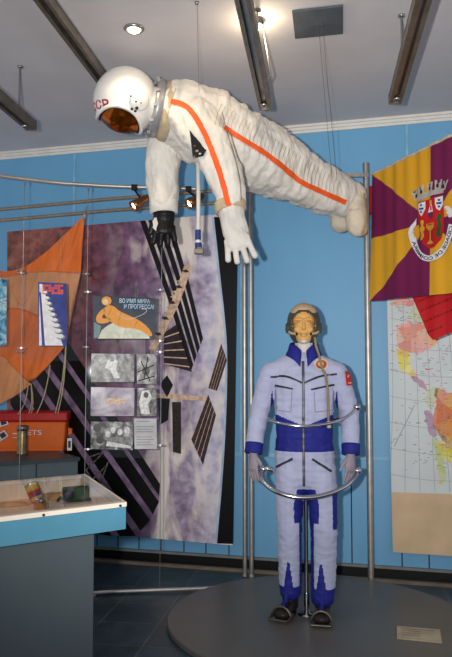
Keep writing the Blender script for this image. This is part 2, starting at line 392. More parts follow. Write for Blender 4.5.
# curved cable rail and its floor bar
RZ = 2.59
def crv(px): # depth of the cable curtain
    return 4.35 + .33*math.sin(min(max((px+40)/260, 0), 1)*PI/2)**.9 if px > -40 else 4.35
curt = [(-60, 4.1), (0, 4.36), (55, 4.51), (110, 4.59), (160, 4.63), (225, 4.68)]
def cY(px):
    for (a, ya), (b2, yb) in zip(curt, curt[1:]):
        if px <= b2: return ya+(yb-ya)*(px-a)/(b2-a)
    return curt[-1][1]
def cpt(px, z): 
    Y = cY(px); p = at(px, 375, Y); return V((p.x, p.y, z))
mb = MB(); pts = [cpt(px, RZ) for px in range(-60, 206, 15)]; mb.tube(pts, .011, mat('pale_rail', (190, 182, 170), .4, .5), 12)
tag(mb.build('cable_rail', origin=pts[0]), 'pale curved rail carrying the spotlights and display cables', 'rail')
mb = MB(); pts = [cpt(px, .02) for px in range(-40, 222, 15)]; mb.tube(pts, .011, mat('pale_floor_rail', (176, 174, 170), .4, .5), 12)
for px in (97, 200): mb.tube([cpt(px, 0), cpt(px, .02)], .008, alu, 8)
tag(mb.build('floor_rail', origin=V((pts[0].x, pts[0].y, 0))), 'thin pale bar along the tiled floor under the display cables', 'rail')
CABS = (21, 86, 161)
for px, l in zip(CABS, ('thin display cable in front of the orange parachute', 'thin display cable between the parachute and the photo board', 'thin display cable at the right edge of the photo board')):
    b0 = cpt(px, .031); mb = MB(); mb.tube([b0, cpt(px, RZ-.011)], .0022, wire, 6); mb.tube([cpt(px, RZ-.04), cpt(px, RZ-.011)], .006, steel, 8)
    tag(mb.build('display_cable', origin=b0), l, 'cable', 'thin vertical display cables')
def s_at(px, py, top): return at(px+5, py-4, top.y-.07)
def spot(px, py, label):
    top = cpt(px-4, RZ); r = thing('spotlight', label, 'spotlight', top, 0, 'small spotlights clipped to the curved rail')
    mb = MB(); mb.box(top+V((0, 0, -.004)), (.04, .03, .034), black); mb.tube([top+V((0, 0, -.02)), s_at(px, py, top)], .007, black, 8); mb.build('clip', r)
    e = at(px-8, py+5, top.y-.11); s = at(px+9, py-5.5, top.y-.06); ax = (e-s).normalized(); br_ = mat('bronze_lamp_metal', (150, 105, 66), .35, .8)
    mb = MB(); mb.lathe([(0, -.02), (.016, -.02), (.024, .0), (.027, .05), (.035, .08), (.037, .11), (.031, .108), (.022, .09)], s, br_, ax, 18); mb.build('housing', r)
    mb = MB(); mb.lathe([(0, .102), (.015, .101), (.024, .093)], s, bulbm, ax, 16); lab(mb.build('bulb', r), 'lit warm bulb')
    L = bpy.data.lights.new('spot_light', 'SPOT'); L.energy = 10; L.color = (1, .72, .4); L.spot_size = math.radians(70); L.spot_blend = .7; L.shadow_soft_size = .02
    lo = bpy.data.objects.new('spot_light', L); C.objects.link(lo); lo.location = s+ax*.125; lo.rotation_euler = ax.to_track_quat('-Z', 'Y').to_euler()
spot(137, 204, 'lit bronze spotlight to the left of the black glove'); spot(192, 202, 'lit bronze spotlight to the right of the black glove')
# ================================================================== MURAL
MD = .09; mo = onwall(8, 545, MD); mo.z = 0
mural = thing('space_mural', 'large printed mural of a space station over the earth', 'mural', mo, YAW)
ml, nt, b = nodes('earth_print'); tc = nt.nodes.new('ShaderNodeTexCoord')
sp = nt.nodes.new('ShaderNodeSeparateXYZ'); nt.links.new(tc.outputs['Object'], sp.inputs[0])
def tnoise(scale, detail, dist, st):
    m_ = nt.nodes.new('ShaderNodeMapping'); m_.inputs['Scale'].default_value = st; nt.links.new(tc.outputs['Object'], m_.inputs[0])
    n = nt.nodes.new('ShaderNodeTexNoise'); n.inputs['Scale'].default_value = scale; n.inputs['Detail'].default_value = detail; n.inputs['Distortion'].default_value = dist
    nt.links.new(m_.outputs[0], n.inputs['Vector']); return n.outputs['Fac']
def math_(op, a, b_=None, c_=None):
    n = nt.nodes.new('ShaderNodeMath'); n.operation = op
    for i, x in enumerate((a, b_, c_)):
        if x is None: continue
        if isinstance(x, (int, float)): n.inputs[i].default_value = x
        else: nt.links.new(x, n.inputs[i])
    return n.outputs[0]
def ramp(f, stops):
    r = nt.nodes.new('ShaderNodeValToRGB'); e = r.color_ramp.elements
    for i, (p, c) in enumerate(stops):
        el = e[i] if i < 2 else e.new(p)
        el.position = p; el.color = (*lin(c), 1)
    nt.links.new(f, r.inputs['Fac']); return r.outputs['Color']
n1 = tnoise(2.6, 10, .5, (1, 1, .6)); n2 = tnoise(14, 10, .3, (1, 1, 1)); n3 = tnoise(4.5, 12, .7, (1.5, 1, .5))
uu = math_('ADD', math_('DIVIDE', sp.outputs['X'], 1.75), math_('MULTIPLY', math_('SUBTRACT', n1, .5), .42))
base = ramp(uu, [(0, (150, 98, 86)), (.3, (140, 88, 86)), (.44, (112, 70, 92)), (.6, (128, 98, 128)), (.78, (158, 138, 166)), (.94, (206, 204, 218))])
mott = ramp(n2, [(.33, (50, 42, 48)), (.67, (225, 214, 214))]); mx = mixnode(nt, 'OVERLAY'); mx.inputs['Factor'].default_value = .55
nt.links.new(base, mx.inputs['A']); nt.links.new(mott, mx.inputs['B'])
cl = math_('MULTIPLY', math_('SMOOTHSTEP', 0, 1, 0) if False else ramp(n3, [(.47, (0, 0, 0)), (.62, (255, 255, 255))]), ramp(uu, [(.42, (0, 0, 0)), (.78, (255, 255, 255))]))
m2 = mixnode(nt); nt.links.new(cl, m2.inputs['Factor']); nt.links.new(mx.outputs['Result'], m2.inputs['A']); m2.inputs['B'].default_value = (*lin((234, 222, 212)), 1)
nt.links.new(m2.outputs['Result'], b.inputs['Base Color']); b.inputs['Roughness'].default_value = .5; b.inputs['Specular IOR Level'].default_value = .2
def M_(px, py, l=0): return onwall(px, py, MD+.012+l)
mb = MB(); quad = [onwall(x, y, MD) for x, y in ((8, 525), (233, 545), (238, 213), (8, 232))]
mb.prism(quad, N*.012, ml); mb.build('printed_board', mural)
limb = [(214, 217), (217, 245), (220.5, 279), (225, 318), (227.5, 350), (227, 400), (224, 462), (217, 543.5)]
lp = smoothpath(limb, 2)
mb = MB(); mb.add([M_(x, y, .001) for x, y in lp]+[M_(238-5*(y-213)/332, y+ (0 if y < 500 else .5), .001) for x, y in lp],
   [(i, i+1, len(lp)+i+1, len(lp)+i) for i in range(len(lp)-1)], blackink)
halo = mat('pale_limb_print', (178, 196, 222), .5)
mb.add([M_(x-2.2, y, .0006) for x, y in lp]+[M_(x, y, .0006) for x, y in lp], [(i, i+1, len(lp)+i+1, len(lp)+i) for i in range(len(lp)-1)], halo)
lab(mb.build('dark_sky', mural), 'black sky along the right edge of the print')
def bars(mb, a0, a1, b0, b1, n, fill, m, l=.002):
    """n dark bars: edge a0->a1 slides across to b0->b1"""
    for i in range(n):
        f0 = i/n; f1 = (i+fill)/n
        L = lambda p, q, t: (p[0]+(q[0]-p[0])*t, p[1]+(q[1]-p[1])*t)
        q = [L(a0, b0, f0), L(a0, b0, f1), L(a1, b1, f1), L(a1, b1, f0)]
        mb.poly([M_(*p, l) for p in q], m)
solar = mat('dark_solar_print', (20, 12, 15), .4, 0, .3, 30); brown = mat('brown_solar_print', (66, 48, 52), .4, 0, .3, 40)
pale = mat('pale_station_print', (222, 188, 158), .5, 0, .2, 40); strip = mat('mauve_strip_print', (136, 112, 142), .5, 0, .3, 14)
mb = MB(); bars(mb, (140, 221), (171, 308), (173, 218), (187, 268), 4, .68, solar); bars(mb, (171, 309), (191, 371), (188, 270), (204, 336), 4, .72, solar)
lab(mb.build('solar_array', mural), 'tall black solar panels across the upper middle')
mb = MB(); mb.poly([M_(*p, .002) for p in ((208, 394), (216, 415), (203, 465), (191, 439))], brown); bars(mb, (208, 394), (191, 439), (216, 415), (203, 465), 4, .12, pale, .003)
mb.poly([M_(*p, .002) for p in ((221, 343), (227, 360), (217, 391), (208, 388))], brown); bars(mb, (221, 343), (208, 388), (227, 360), (217, 391), 4, .12, pale, .003)
mb.poly([M_(*p, .002) for p in ((172, 402), (181, 402), (181, 454), (173, 452))], mat('olive_panel_print', (48, 42, 34), .5, 0, .4, 60))
lab(mb.build('solar_array', mural), 'smaller brown solar panels near the right edge')
mb = MB(); mb.poly([M_(*p, .002) for p in ((164, 333), (177, 324), (192, 372), (164, 364))], mat('radiator_print', (50, 38, 44), .5, 0, .3, 30))
for k in range(5): mb.poly([M_(*p, .003) for p in ((164, 337+k*6.5), (164, 338+k*6.5), (179+k*2.6, 333+k*8.6), (179+k*2.6, 331.8+k*8.6))], pale)
mb.build('radiator', mural)
mb = MB()
tr = smoothpath([(188, 266), (178, 297), (166, 322), (152, 350)], 1)
mb.add([M_(x-3.5, y-1.5, .004) for x, y in tr]+[M_(x+3.5, y+1.5, .004) for x, y in tr], [(i, i+1, len(tr)+i+1, len(tr)+i) for i in range(len(tr)-1)], pale)
for i in range(16):
    t_ = i/16; x = 188-36*t_; y = 266+84*t_; mb.poly([M_(x+a, y+c_, .0045) for a, c_ in ((-4.5, -1), (1, -2), (3.5, 1), (-1, 1.4))], brown if i % 3 == 1 else pale)
mb.poly([M_(*p, .004) for p in ((156, 393), (206, 397), (206, 401), (156, 398))], pale)
mb.poly([M_(*p, .004) for p in ((167, 375), (173, 385), (167, 398), (160, 384))], solar)
mb.poly([M_(*p, .004) for p in ((157, 398), (170, 398), (168, 420), (160, 425))], solar)
lab(mb.build('station_truss', mural), 'pale brown truss of the printed station')
mb = MB()
lo4 = [((60, 330), (160, 484)), ((40, 330), (159, 502)), ((22, 338), (150, 520)), ((14, 356), (136, 536)), ((11, 384), (112, 536)), ((10, 414), (92, 533))]
for k in range(5):
    (a0, a1), (b0, b1) = lo4[k], lo4[k+1]; L = lambda p, q, t: (p[0]+(q[0]-p[0])*t, p[1]+(q[1]-p[1])*t)
    mb.poly([M_(*q, .002) for q in (a0, L(a0, b0, .68), L(a1, b1, .68), a1)], blackink)
    mb.poly([M_(*q, .002) for q in (L(a0, b0, .68), b0, b1, L(a1, b1, .68))], strip)
lab(mb.build('solar_array', mural), 'broad black solar panels in the lower left corner')
mb = MB(); sil = mat('silver_print', (120, 112, 112), .4, 0, .4, 60)
for a, b2 in (((86, 458), (104, 452)), ((86, 470), (104, 452)), ((86, 470), (98, 490)), ((98, 490), (108, 462)), ((86, 458), (98, 474)), ((92, 480), (106, 466))):
    pa, pb = M_(*a, .004), M_(*b2, .004); mb.tube([pa, pb], .006, sil, 6)
mb.build('strut_print', mural)
# ================================================================== ACRYLIC DISPLAY PANELS + PRINTS
def cplane(pa, pb):
    """vertical plane through the cable curtain between two pixel columns"""
    a = cpt(pa, 0); b2 = cpt(pb, 0); u = (b2-a).normalized(); n = V((u.y, -u.x, 0)); return a, u, n
def sheet(pa, pb, y0, y1, label, clamps):
    a, u, n = cplane(pa, pb); f = lambda x, y, l=0: onplane(x, y, a+n*(.012+l), n)
    q = [f(pa, y1), f(pb, y1+1), f(pb, y0), f(pa, y0)]; zb = min(q[0].z, q[1].z)
    r = thing('acrylic_panel', label, 'panel', V((q[0].x, q[0].y, zb)), 0, 'clear acrylic display panels')
    mb = MB(); mb.prism(q, n*.004, acr); mb.build('sheet', r)
    for x, y in clamps:
        p = f(x, y, -.006); mb = MB(); mb.tube([p-n*.008, p+n*.016], .007, steel, 10); mb.tube([p-u*.022, p+u*.022], .0045, steel, 8); mb.build('clamp', r)
    return f, n
f1, nA = sheet(21, 86, 271, 360, 'clear acrylic panel holding the blue rocket poster', ((21, 273), (86, 274), (21, 348), (86, 347)))
f2, nB = sheet(86, 161, 284, 345, 'clear acrylic panel holding the painted astronaut poster', ((88, 292), (160, 290), (160, 341)))
f3, nC = sheet(86, 161, 347, 457, 'clear acrylic panel holding the black and white photographs', ((160, 352), (88, 449), (160, 445)))
f0, nZ = sheet(-50, 20.5, 271, 352, 'clear acrylic panel cut off by the left edge', ((20, 271), (20, 352)))
L0 = .006
def sheetprint(f, n, quad, m, name, label, cat, group=None):
    q = [f(x, y, L0) for x, y in quad]; o = sum(q, V((0, 0, 0)))/4
    r = thing(name, label, cat, o, 0, group); mb = MB(); mb.prism(q, n*.0012, m); mb.build('print_sheet', r)
    return r
def layer(f, k=1): return lambda x, y: f(x, y, L0+.0014+.0006*k)
# rocket poster
blue = mat('deep_blue_print', (38, 58, 140), .4, 0, .2, 20); wht = mat('white_print', (222, 222, 226), .45, 0, .08, 30); grey = mat('grey_print', (120, 122, 130), .45, 0, .2, 40)
red = mat('red_print', (226, 84, 44), .45)
r = sheetprint(f1, nA, ((38.5, 346), (67, 346), (66.5, 283.5), (38, 282)), blue, 'rocket_poster', 'blue poster of a white rocket with a red heading', 'poster')
g = layer(f1, 1); g2 = layer(f1, 2); g3 = layer(f1, 3)
mb = MB(); mb.poly([g(*p) for p in ((39.5, 284), (42, 284), (53, 318), (63, 345.5), (39, 345.5))], wht); mb.poly([g2(*p) for p in ((39.3, 292), (41, 292), (45, 345.5), (42, 345.5))], blue)
for i in range(9):
    t_ = i/8; x = 46+15*t_; y = 293+44*t_; rr = 2.0+1.6*t_
    mb.poly([g2(x+rr*1.25*math.cos(a*PI/8), y+rr*.75*math.sin(a*PI/8)) for a in range(16)], grey)
    mb.poly([g3(x-1+rr*math.cos(a*PI/8), y-.8+rr*.6*math.sin(a*PI/8)) for a in range(16)], wht)
mb.build('rocket_print', r)
mb = MB()
for k in range(4):
    y = 284.6+k*2.5
    for j in range(7):
        if (j*3+k) % 5 == 4: continue
        x = 42.5+j*3; mb.poly([g2(*p) for p in ((x, y), (x+2.6, y+.1), (x+2.6, y+2.1), (x, y+2))], red)
mb.build('heading_block', r)
# picture at far left edge
cy = ramp_mat('cyan_planet_print', [(24, 40, 92), (70, 140, 180), (170, 200, 205), (120, 92, 130)], 14)
sheetprint(f0, nZ, ((-24, 350), (6.5, 345), (6.5, 279), (-24, 276)), cy, 'wall_picture', 'pale blue and violet space picture cut by the left edge', 'picture')
# painted poster: generic orange suited spacewalker over a pale globe
navy = ramp_mat('night_sky_print', [(26, 34, 50), (40, 52, 70), (58, 64, 78)], 9)
r = sheetprint(f2, nB, ((93, 339), (155, 339), (155.5, 298), (93, 295.5)), navy, 'painted_poster', 'painted poster of an orange astronaut over a white globe', 'poster')
g = layer(f2, 1); g2 = layer(f2, 2); g3 = layer(f2, 3)
mb = MB(); globe = ramp_mat('pale_globe_print', [(186, 190, 170), (205, 206, 186), (225, 224, 210)], 12)
arc = [(98+52*k/14, 339-15*math.sin(PI*k/14)**.7-3.5*(1 if 0 < k < 14 else 0)) for k in range(15)]
mb.poly([g(x, min(y, 338.6)) for x, y in arc], globe)
mb.poly([g(*p) for p in ((94, 322), (101, 326), (99, 337.5), (94, 338))], mat('teal_print', (110, 140, 140), .45)); mb.build('globe_print', r)
mb = MB(); org = mat('orange_yellow_print', (226, 150, 44), .45, 0, .05, 60)
body = smoothpath([(108, 305), (114, 306), (119, 311), (128, 315), (139, 320), (148, 327), (153, 335), (150, 337), (142, 331), (132, 328), (122, 328), (112, 323), (105, 316), (103, 309), (108, 305)], 1)
mb.poly([g2(x, y) for x, y in body], org)
arm_ = smoothpath([(105, 308), (100, 311), (95.5, 318), (97, 323), (103, 324), (110, 322), (111, 318), (104, 319), (101.5, 317), (105, 313), (105, 308)], 1); mb.poly([g2(x, y-.2) for x, y in arm_], org)
for a, b2 in (((121, 312), (118, 325)), ((138, 320), (134, 328)), ((112, 307), (107, 318))): mb.tube([g3(*a), g3(*b2)], .0012, mat('ochre_crease_print', (170, 100, 30), .5), 4)
mb.poly([g2(106.5+5*math.cos(a*PI/9), 301+4.6*math.sin(a*PI/9)) for a in range(18)], org)
mb.poly([g3(105.5+2.8*math.cos(a*PI/8), 302+2.8*math.sin(a*PI/8)) for a in range(16)], mat('skin_print', (230, 205, 150), .45)); mb.build('spacewalker_print', r)
mb = MB(); tz = smoothpath([(117, 313), (125, 320), (135, 318), (146, 313), (147, 309), (141, 309)], 2)
mb.tube([g3(x, y) for x, y in tz], .0018, wht, 6); mb.build('tether_print', r)
def words(mb, txt, x0, x1, y0, y1, m, g, slope=0):
    vs, fs, asp = text_geo(txt, .02); mb.add([g(x0+(x1-x0)*x, y1-(y1-y0)*y+slope*x) for x, y in vs], fs, m)
lbl = mat('pale_blue_lettering', (175, 205, 230), .45)
mb = MB(); words(mb, 'ВО ИМЯ МИРА', 119.5, 150, 298.2, 302.8, lbl, g2, .8); mb.build('lettering', r); mb = MB(); words(mb, 'И ПРОГРЕССА!', 124, 154, 304, 308.6, lbl, g2, .5); mb.build('lettering', r)
# photographs
def photo(quad, label, seed, sc, stops, extra=None, mid=None):
    m = ramp_mat('photo_%d' % seed, stops, sc, .3, 10, .4, (seed*3.1, seed, seed*1.7))
    r = sheetprint(f3, nC, quad, m, 'photograph', label, 'photograph', 'photographs on the lower acrylic panel')
    if extra:
        mb = MB(); extra(mb, layer(f3, 1), layer(f3, 2)); mb.build('photo_subject', r)
bw = [(16, 16, 18), (70, 70, 72), (128, 128, 128), (205, 205, 204)]
pw = mat('photo_white', (214, 214, 212), .35, 0, .2, 60); pk = mat('photo_black', (24, 24, 27), .35, 0, .3, 60); pg = mat('photo_grey', (128, 128, 130), .35, 0, .3, 60)
def e1(mb, g, g2):
    mb.poly([g(*p) for p in ((108, 360), (114, 357), (118, 362), (116, 369), (120, 378), (114, 378), (110, 370), (105, 368))], pw); mb.poly([g2(112+2.6*math.cos(a), 359+2.8*math.sin(a)) for a in [k*PI/6 for k in range(12)]], pg)
def e2(mb, g, g2):
    for a, b2 in (((138, 372), (154, 365)), ((141, 361), (150, 381)), ((138, 381), (155, 376)), ((148, 357), (144, 379))): mb.tube([g(*a), g(*b2)], .0035, pk, 6)
    mb.poly([g2(146+4*math.cos(a), 371+4.5*math.sin(a)) for a in [k*PI/6 for k in range(12)]], pk)
def e3(mb, g, g2): mb.poly([g(*p) for p in smoothpath([(105, 399), (113, 397.5), (124, 399), (127, 401.5), (123, 404), (112, 405), (105, 403)], 1)], mat('capsule_photo', (206, 170, 140), .35, 0, .3, 80))
def e4(mb, g, g2):
    mb.poly([g(*p) for p in ((142, 391), (149, 390), (152, 398), (148, 404), (150, 414), (141, 414), (139, 402))], pw); mb.poly([g2(146+2.6*math.cos(a), 395+3*math.sin(a)) for a in [k*PI/6 for k in range(12)]], pk)
def e5(mb, g, g2):
    for x, y in ((113, 430), (120, 432), (127, 430), (108, 434)): mb.poly([g(x+2.6*math.cos(a), y+3.3*math.sin(a)) for a in [k*PI/6 for k in range(12)]], pw)
    mb.poly([g(*p) for p in ((103, 438), (130, 436), (131, 446), (112, 444))], pg); mb.poly([g2(*p) for p in ((107, 441), (131, 446), (131, 448.5), (106, 446))], pw)
    for x, y in ((97, 428), (100, 440)): mb.poly([g(x+4*math.cos(a), y+4*math.sin(a)) for a in [k*PI/6 for k in range(12)]], pk)
photo(((91, 382), (134, 382), (134.5, 354), (91.5, 353.5)), 'black and white photograph of a floating spacewalker', 1, 26, bw[:3]+[(170, 170, 170)], e1)
photo(((137, 384), (156.5, 384), (156.5, 354), (136.5, 354)), 'small black and white photograph of a spidery spacecraft', 2, 22, bw[1:], e2)
photo(((90.5, 416), (134, 416), (134.5, 388), (91, 387)), 'violet tinted photograph of a small glowing capsule', 3, 9, [(70, 60, 84), (110, 98, 122), (168, 158, 172), (206, 200, 205)], e3)
photo(((137, 416), (156.5, 416), (156.5, 388), (137.5, 388)), 'small black and white photograph of a suited figure', 4, 26, bw, e4)
photo(((90.5, 449), (132.5, 450), (133, 422), (91, 421.5)), 'black and white photograph of people beside round hatches', 5, 24, bw, e5)
card = mat('white_card', (196, 196, 198), .6)
r = sheetprint(f3, nC, ((134.5, 449), (157, 449), (156.5, 418.5), (134, 418.5)), card, 'text_card', 'white caption card at the lower right of the photographs', 'card')
mb = MB(); g = layer(f3, 1); ink = mat('faint_grey_ink', (140, 140, 142), .6)
for k in range(10):
    if k in (1, 5): continue
    mb.poly([g(*p) for p in ((136.5, 421+k*2.6), (150+(k*7 % 5), 421+k*2.6), (150+(k*7 % 5), 421.7+k*2.6), (136.5, 421.7+k*2.6))], ink)
mb.build('caption_lines', r)
# ================================================================== COUNTER, BOX, PARACHUTE
CZ = .82; cm = mat('slate_grey_laminate', (84, 98, 104), .55, 0, .05, 5); cm2 = mat('slate_grey_top', (62, 70, 74), .4, 0, .05)
ca = V((-.995, 4.88, 0)); cdir = V((-.84, -.54, 0)).normalized(); cp = V((-.54, .84, 0)).normalized()
r = thing('display_counter', 'slate grey counter carrying the orange box', 'counter', ca, 0)
def cq(a, b2, z): return ca + cdir*a + cp*b2 + V((0, 0, z))
mb = MB(); mb.prism([cq(0, 0, 0), cq(2, 0, 0), cq(2, .62, 0), cq(0, .62, 0)], (0, 0, CZ-.025), cm); mb.build('body', r)
mb = MB(); mb.prism([cq(-.012, -.012, CZ-.024), cq(2, -.012, CZ-.024), cq(2, .63, CZ-.024), cq(-.012, .63, CZ-.024)], (0, 0, .024), cm2); lab(mb.build('top', r, bevel=.002), 'darker counter top')
for a in (.28, .86):
    mb = MB(); mb.prism([cq(a, -.001, 0), cq(a+.006, -.001, 0), cq(a+.006, -.001, CZ-.026), cq(a, -.001, CZ-.026)], -cp*.001, black); mb.build('panel_joint', r)
# orange container
bo = mat('orange_plastic', (222, 104, 36), .35, 0, .06, 6); rl = mat('red_lid_plastic', (176, 26, 22), .35, 0, .06)
p0 = onz(63, 450.5, CZ); p1 = V((-1.95, 5.24, CZ)); bd = (p0-p1).normalized(); bn = V((-bd.y, bd.x, 0)); bl = (p0-p1).length
box = thing('orange_container', 'orange plastic container with a red rim on the counter', 'container', p0, 0)
def bq(a, d, z, fl=0): return p0 - bd*(a-fl) + bn*(d) + V((0, 0, z))
H = .21; prof = [(0, 0), (.055, .012), (H, .024)]
mb = MB(); vs = []
cs = lambda fl: [(-fl, -fl*.6), (bl+fl, -fl*.6), (bl+fl, .26+fl*.6), (-fl, .26+fl*.6)]
for z, fl in ((0, 0), (.03, .006), (H, .02)): vs += [bq(a, d, z) for a, d in cs(fl)]
fs = [(0, 1, 2, 3)]+[(k*4+i, k*4+(i+1) % 4, k*4+4+(i+1) % 4, k*4+4+i) for k in range(2) for i in range(4)]+[(8, 9, 10, 11)]
mb.add(vs, fs, bo); mb.build('tub', box, bevel=.012)
mb = MB(); mb.prism([bq(a, d, H) for a, d in cs(.034)], (0, 0, .075), rl); mb.build('rim', box, bevel=.014)
mb = MB(); mb.prism([bq(-.02, .1, .1), bq(-.05, .1, .11), bq(-.05, .1, .15), bq(-.02, .1, .16)], bn*.06, bo); mb.build('latch', box, bevel=.004)
def bf(a, z): return bq(a, -.6*(.006+.014*max(0, z-.03)/(H-.03))-.0025, z)
mb = MB(); vs, fs, asp = text_geo('ETS'); tw = .1
mb.add([bf(.255-tw*x, .115+.035*y) for x, y in vs], fs, wht); mb.build('lettering', box)
mb = MB(); mb.poly([bf(a, z) for a, z in ((.36, .13), (.3, .13), (.3, .123), (.36, .123))], wht); mb.build('stripe', box); mb = MB(); mb.poly([bf(a, z) for a, z in ((.36, .10), (.3, .10), (.3, .096), (.36, .096))], wht); mb.build('stripe', box)
mb = MB()
for zc, an, ac in ((.20, .35, .45), (.10, .6, .45)):
    def rc(w_, h_): return [bf(ac - (x*math.cos(an)-y*math.sin(an)), zc+(x*math.sin(an)+y*math.cos(an))) for x, y in ((-w_, -h_), (w_, -h_), (w_, h_), (-w_, h_))]
    mb.poly([p-bn*.001 for p in rc(.055, .026)], wht); mb.poly([p-bn*.002 for p in rc(.046, .018)], mat('dark_logo', (60, 50, 52), .5))
    mb.poly([p-bn*.003 for p in rc(.006, .018)], wht)
mb.build('emblem', box)
# canister and small card
q = onz(22, 454.5, CZ); brass = mat('worn_brass', (138, 122, 88), .35, .8, .25, 25); r = thing('metal_canister', 'upright brass canister in front of the orange container', 'canister', q)
mb = MB(); mb.lathe([(0, 0), (.036, 0), (.038, .004), (.038, .012), (.036, .016), (.036, .165)], q, brass, seg=26); mb.build('body', r)
mb = MB(); mb.lathe([(.036, .163), (.039, .165), (.039, .195), (.035, .2), (.02, .202), (0, .202)], q, mat('dull_steel_cap', (130, 124, 112), .35, .85), seg=26); mb.build('cap', r)
q = onz(69.5, 450.5, CZ); mb = MB(); R = Matrix.Rotation(math.radians(10), 3, 'Z')
r = thing('price_card', 'small white card standing beside the orange container', 'card', q)
mb.box(q+V((0, 0, .045)), (.034, .012, .09), white, R); mb.build('card_face', r, bevel=.002); mb = MB(); mb.box(q+V((.0, -.0066, .045)), (.018, .001, .05), black, R); mb.build('dark_print', r)
# parachute cloth
oc = mat('orange_parachute_nylon', (226, 112, 40), .55, 0, .12, 3, .15, 30, sheen=.2); pc = mat('faded_parachute_nylon', (214, 146, 98), .6, 0, .12, 3, .15, 30); hem = mat('pale_hem_tape', (205, 150, 105), .7)
def PY(px, py):
    return 4.93 - .018*math.sin((px*.9+py*.5)*.22) - .03*math.sin((px*.5-py*.2)*.09+.6) - .01*math.sin(px*.75+py*.2)
def PP(px, py, l=0): return at(px, py, PY(px, py)-l)
q = at(84, 214, 4.93)
para = thing('parachute', 'orange and faded parachute canopy hung above the container', 'parachute', at(30, 405, 4.93))
def patch(top, bot, m, n=36, k=26, fold=0):
    """cloth between two curves given as pixel polylines"""
    def samp(c, t):
        L = [0]
        for a, b2 in zip(c, c[1:]): L.append(L[-1]+math.hypot(a[0]-b2[0], a[1]-b2[1]))
        d = t*L[-1]
        for i in range(len(c)-1):
            if d <= L[i+1]+1e-9:
                s_ = (d-L[i])/max(1e-9, L[i+1]-L[i]); return (c[i][0]+(c[i+1][0]-c[i][0])*s_, c[i][1]+(c[i+1][1]-c[i][1])*s_)
        return c[-1]
    mb = MB(); vs = []
    for i in range(n+1):
        a = samp(top, i/n); b2 = samp(bot, i/n)
        for j in range(k+1): vs.append(PP(a[0]+(b2[0]-a[0])*j/k, a[1]+(b2[1]-a[1])*j/k))
    fs = [(i*(k+1)+j, (i+1)*(k+1)+j, (i+1)*(k+1)+j+1, i*(k+1)+j+1) for i in range(n) for j in range(k)]
    mb.add(vs, fs, m, True); return mb
E1 = smoothpath([(-40, 262), (0, 272), (20, 270), (42, 256), (62, 237), (84.5, 215)], 2)
E2 = smoothpath([(-40, 268), (0, 278), (18, 275), (36, 271), (58, 272), (80.5, 273)], 2)
E3 = smoothpath([(-40, 330), (0, 312), (10, 307), (24, 309), (38, 317), (66, 345)], 2)
E4 = smoothpath([(-40, 372), (0, 352), (12, 366), (22, 377), (31, 383.5)], 2)
patch(E1, E2, oc).build('upper_gore', para, solid=.001)
mid = patch(E2, smoothpath([(-40, 330), (0, 312), (10, 307), (24, 309), (38, 316), (70, 326)], 2), pc); mid.build('faded_gore', para, solid=.001)
patch(smoothpath([(-40, 330), (0, 312), (10, 307), (24, 309), (38, 316), (70, 326)], 2), smoothpath([(-40, 372), (0, 352), (12, 366), (22, 377), (31, 383), (48, 366), (66, 345)], 1), oc).build('lower_gore', para, solid=.001)
patch(E4, smoothpath([(-40, 420), (0, 404), (14, 397), (24, 390), (31.5, 383.5)], 2), pc).build('faded_gore', para, solid=.001)
mb = MB()
for path in ([(61, 240), (60, 272), (52, 330)], [(10, 285), (20, 310), (32, 290), (40, 262)], [(0, 366), (14, 358), (32, 345), (38, 317)]):
    mb.tube([PP(x, y, .004) for x, y in dense(smoothpath(path, 2), 3)], .003, hem, 6)
mb.build('seam_tape', para)
mb = MB(); bt = box.location.z+.285
for a, (bx, by) in (((66, 345), (58, 413)), ((66, 340), (55.5, 413)), ((50, 365), (37, 413)), ((31, 384), (29, 413)), ((31, 384), (31.5, 413)), ((28, 386), (18, 414))):
    p = PP(*a); e = at(bx, by, 5.09); m_ = (p+e)/2+V((.012, 0, -.02)); mb.tube([p, p.lerp(m_, .5)+V((.003, 0, -.004)), m_, e.lerp(m_, .5)+V((.003, 0, -.004)), e], .004, cordm, 6)
mb.build('cords', para)
mb = MB(); tie = at(84.5, 215, 4.93); mb.tube([tie, onwall(86, 206, .225)], .003, cordm, 6); mb.lathe([(0, -.01), (.009, 0), (0, .01)], tie, cordm, seg=8); mb.build('tie', para)
# ================================================================== SHOWCASE
SZ = .95
S = [onz(126, 502, SZ), onz(85, 474, SZ), onz(0, 481, SZ), onz(0, 517, SZ)]
fd = (S[0]-S[3]).normalized(); sdv = (S[1]-S[0])
S3 = S[0]-fd*.95; S2 = S[1]-fd*.95
case = thing('showcase', 'blue sided glass topped showcase on a grey pedestal', 'showcase', V((S[0].x-.5, S[0].y, 0)))
teal = mat('teal_blue_laminate', (78, 136, 160), .5, 0, .08, 4); frame = mat('cream_frame', (226, 214, 196), .45, 0, .05); felt = mat('pale_tan_lining', (228, 208, 182), .8, 0, .08, 12)
def sc(a, c_, z): # a along front from right corner, c_ 0 front..1 back
    return S[0]-fd*a+sdv*c_+V((0, 0, z))
def slab(mb, a0, a1, c0, c1, z0, z1, m): mb.prism([sc(a0, c0, z0), sc(a1, c0, z0), sc(a1, c1, z0), sc(a0, c1, z0)], (0, 0, z1-z0), m)
TH = .022; dc = TH/sdv.length
mb = MB(); BH = .088
slab(mb, 0, .95, 0, dc, -BH, -.014, teal); slab(mb, 0, .95, 1-dc, 1, -BH, -.014, teal); slab(mb, 0, TH, dc, 1-dc, -BH, -.014, teal); slab(mb, .95-TH, .95, dc, 1-dc, -BH, -.014, teal); slab(mb, TH, .95-TH, dc, 1-dc, -BH, -BH+.012, teal)
mb.build('tray', case)
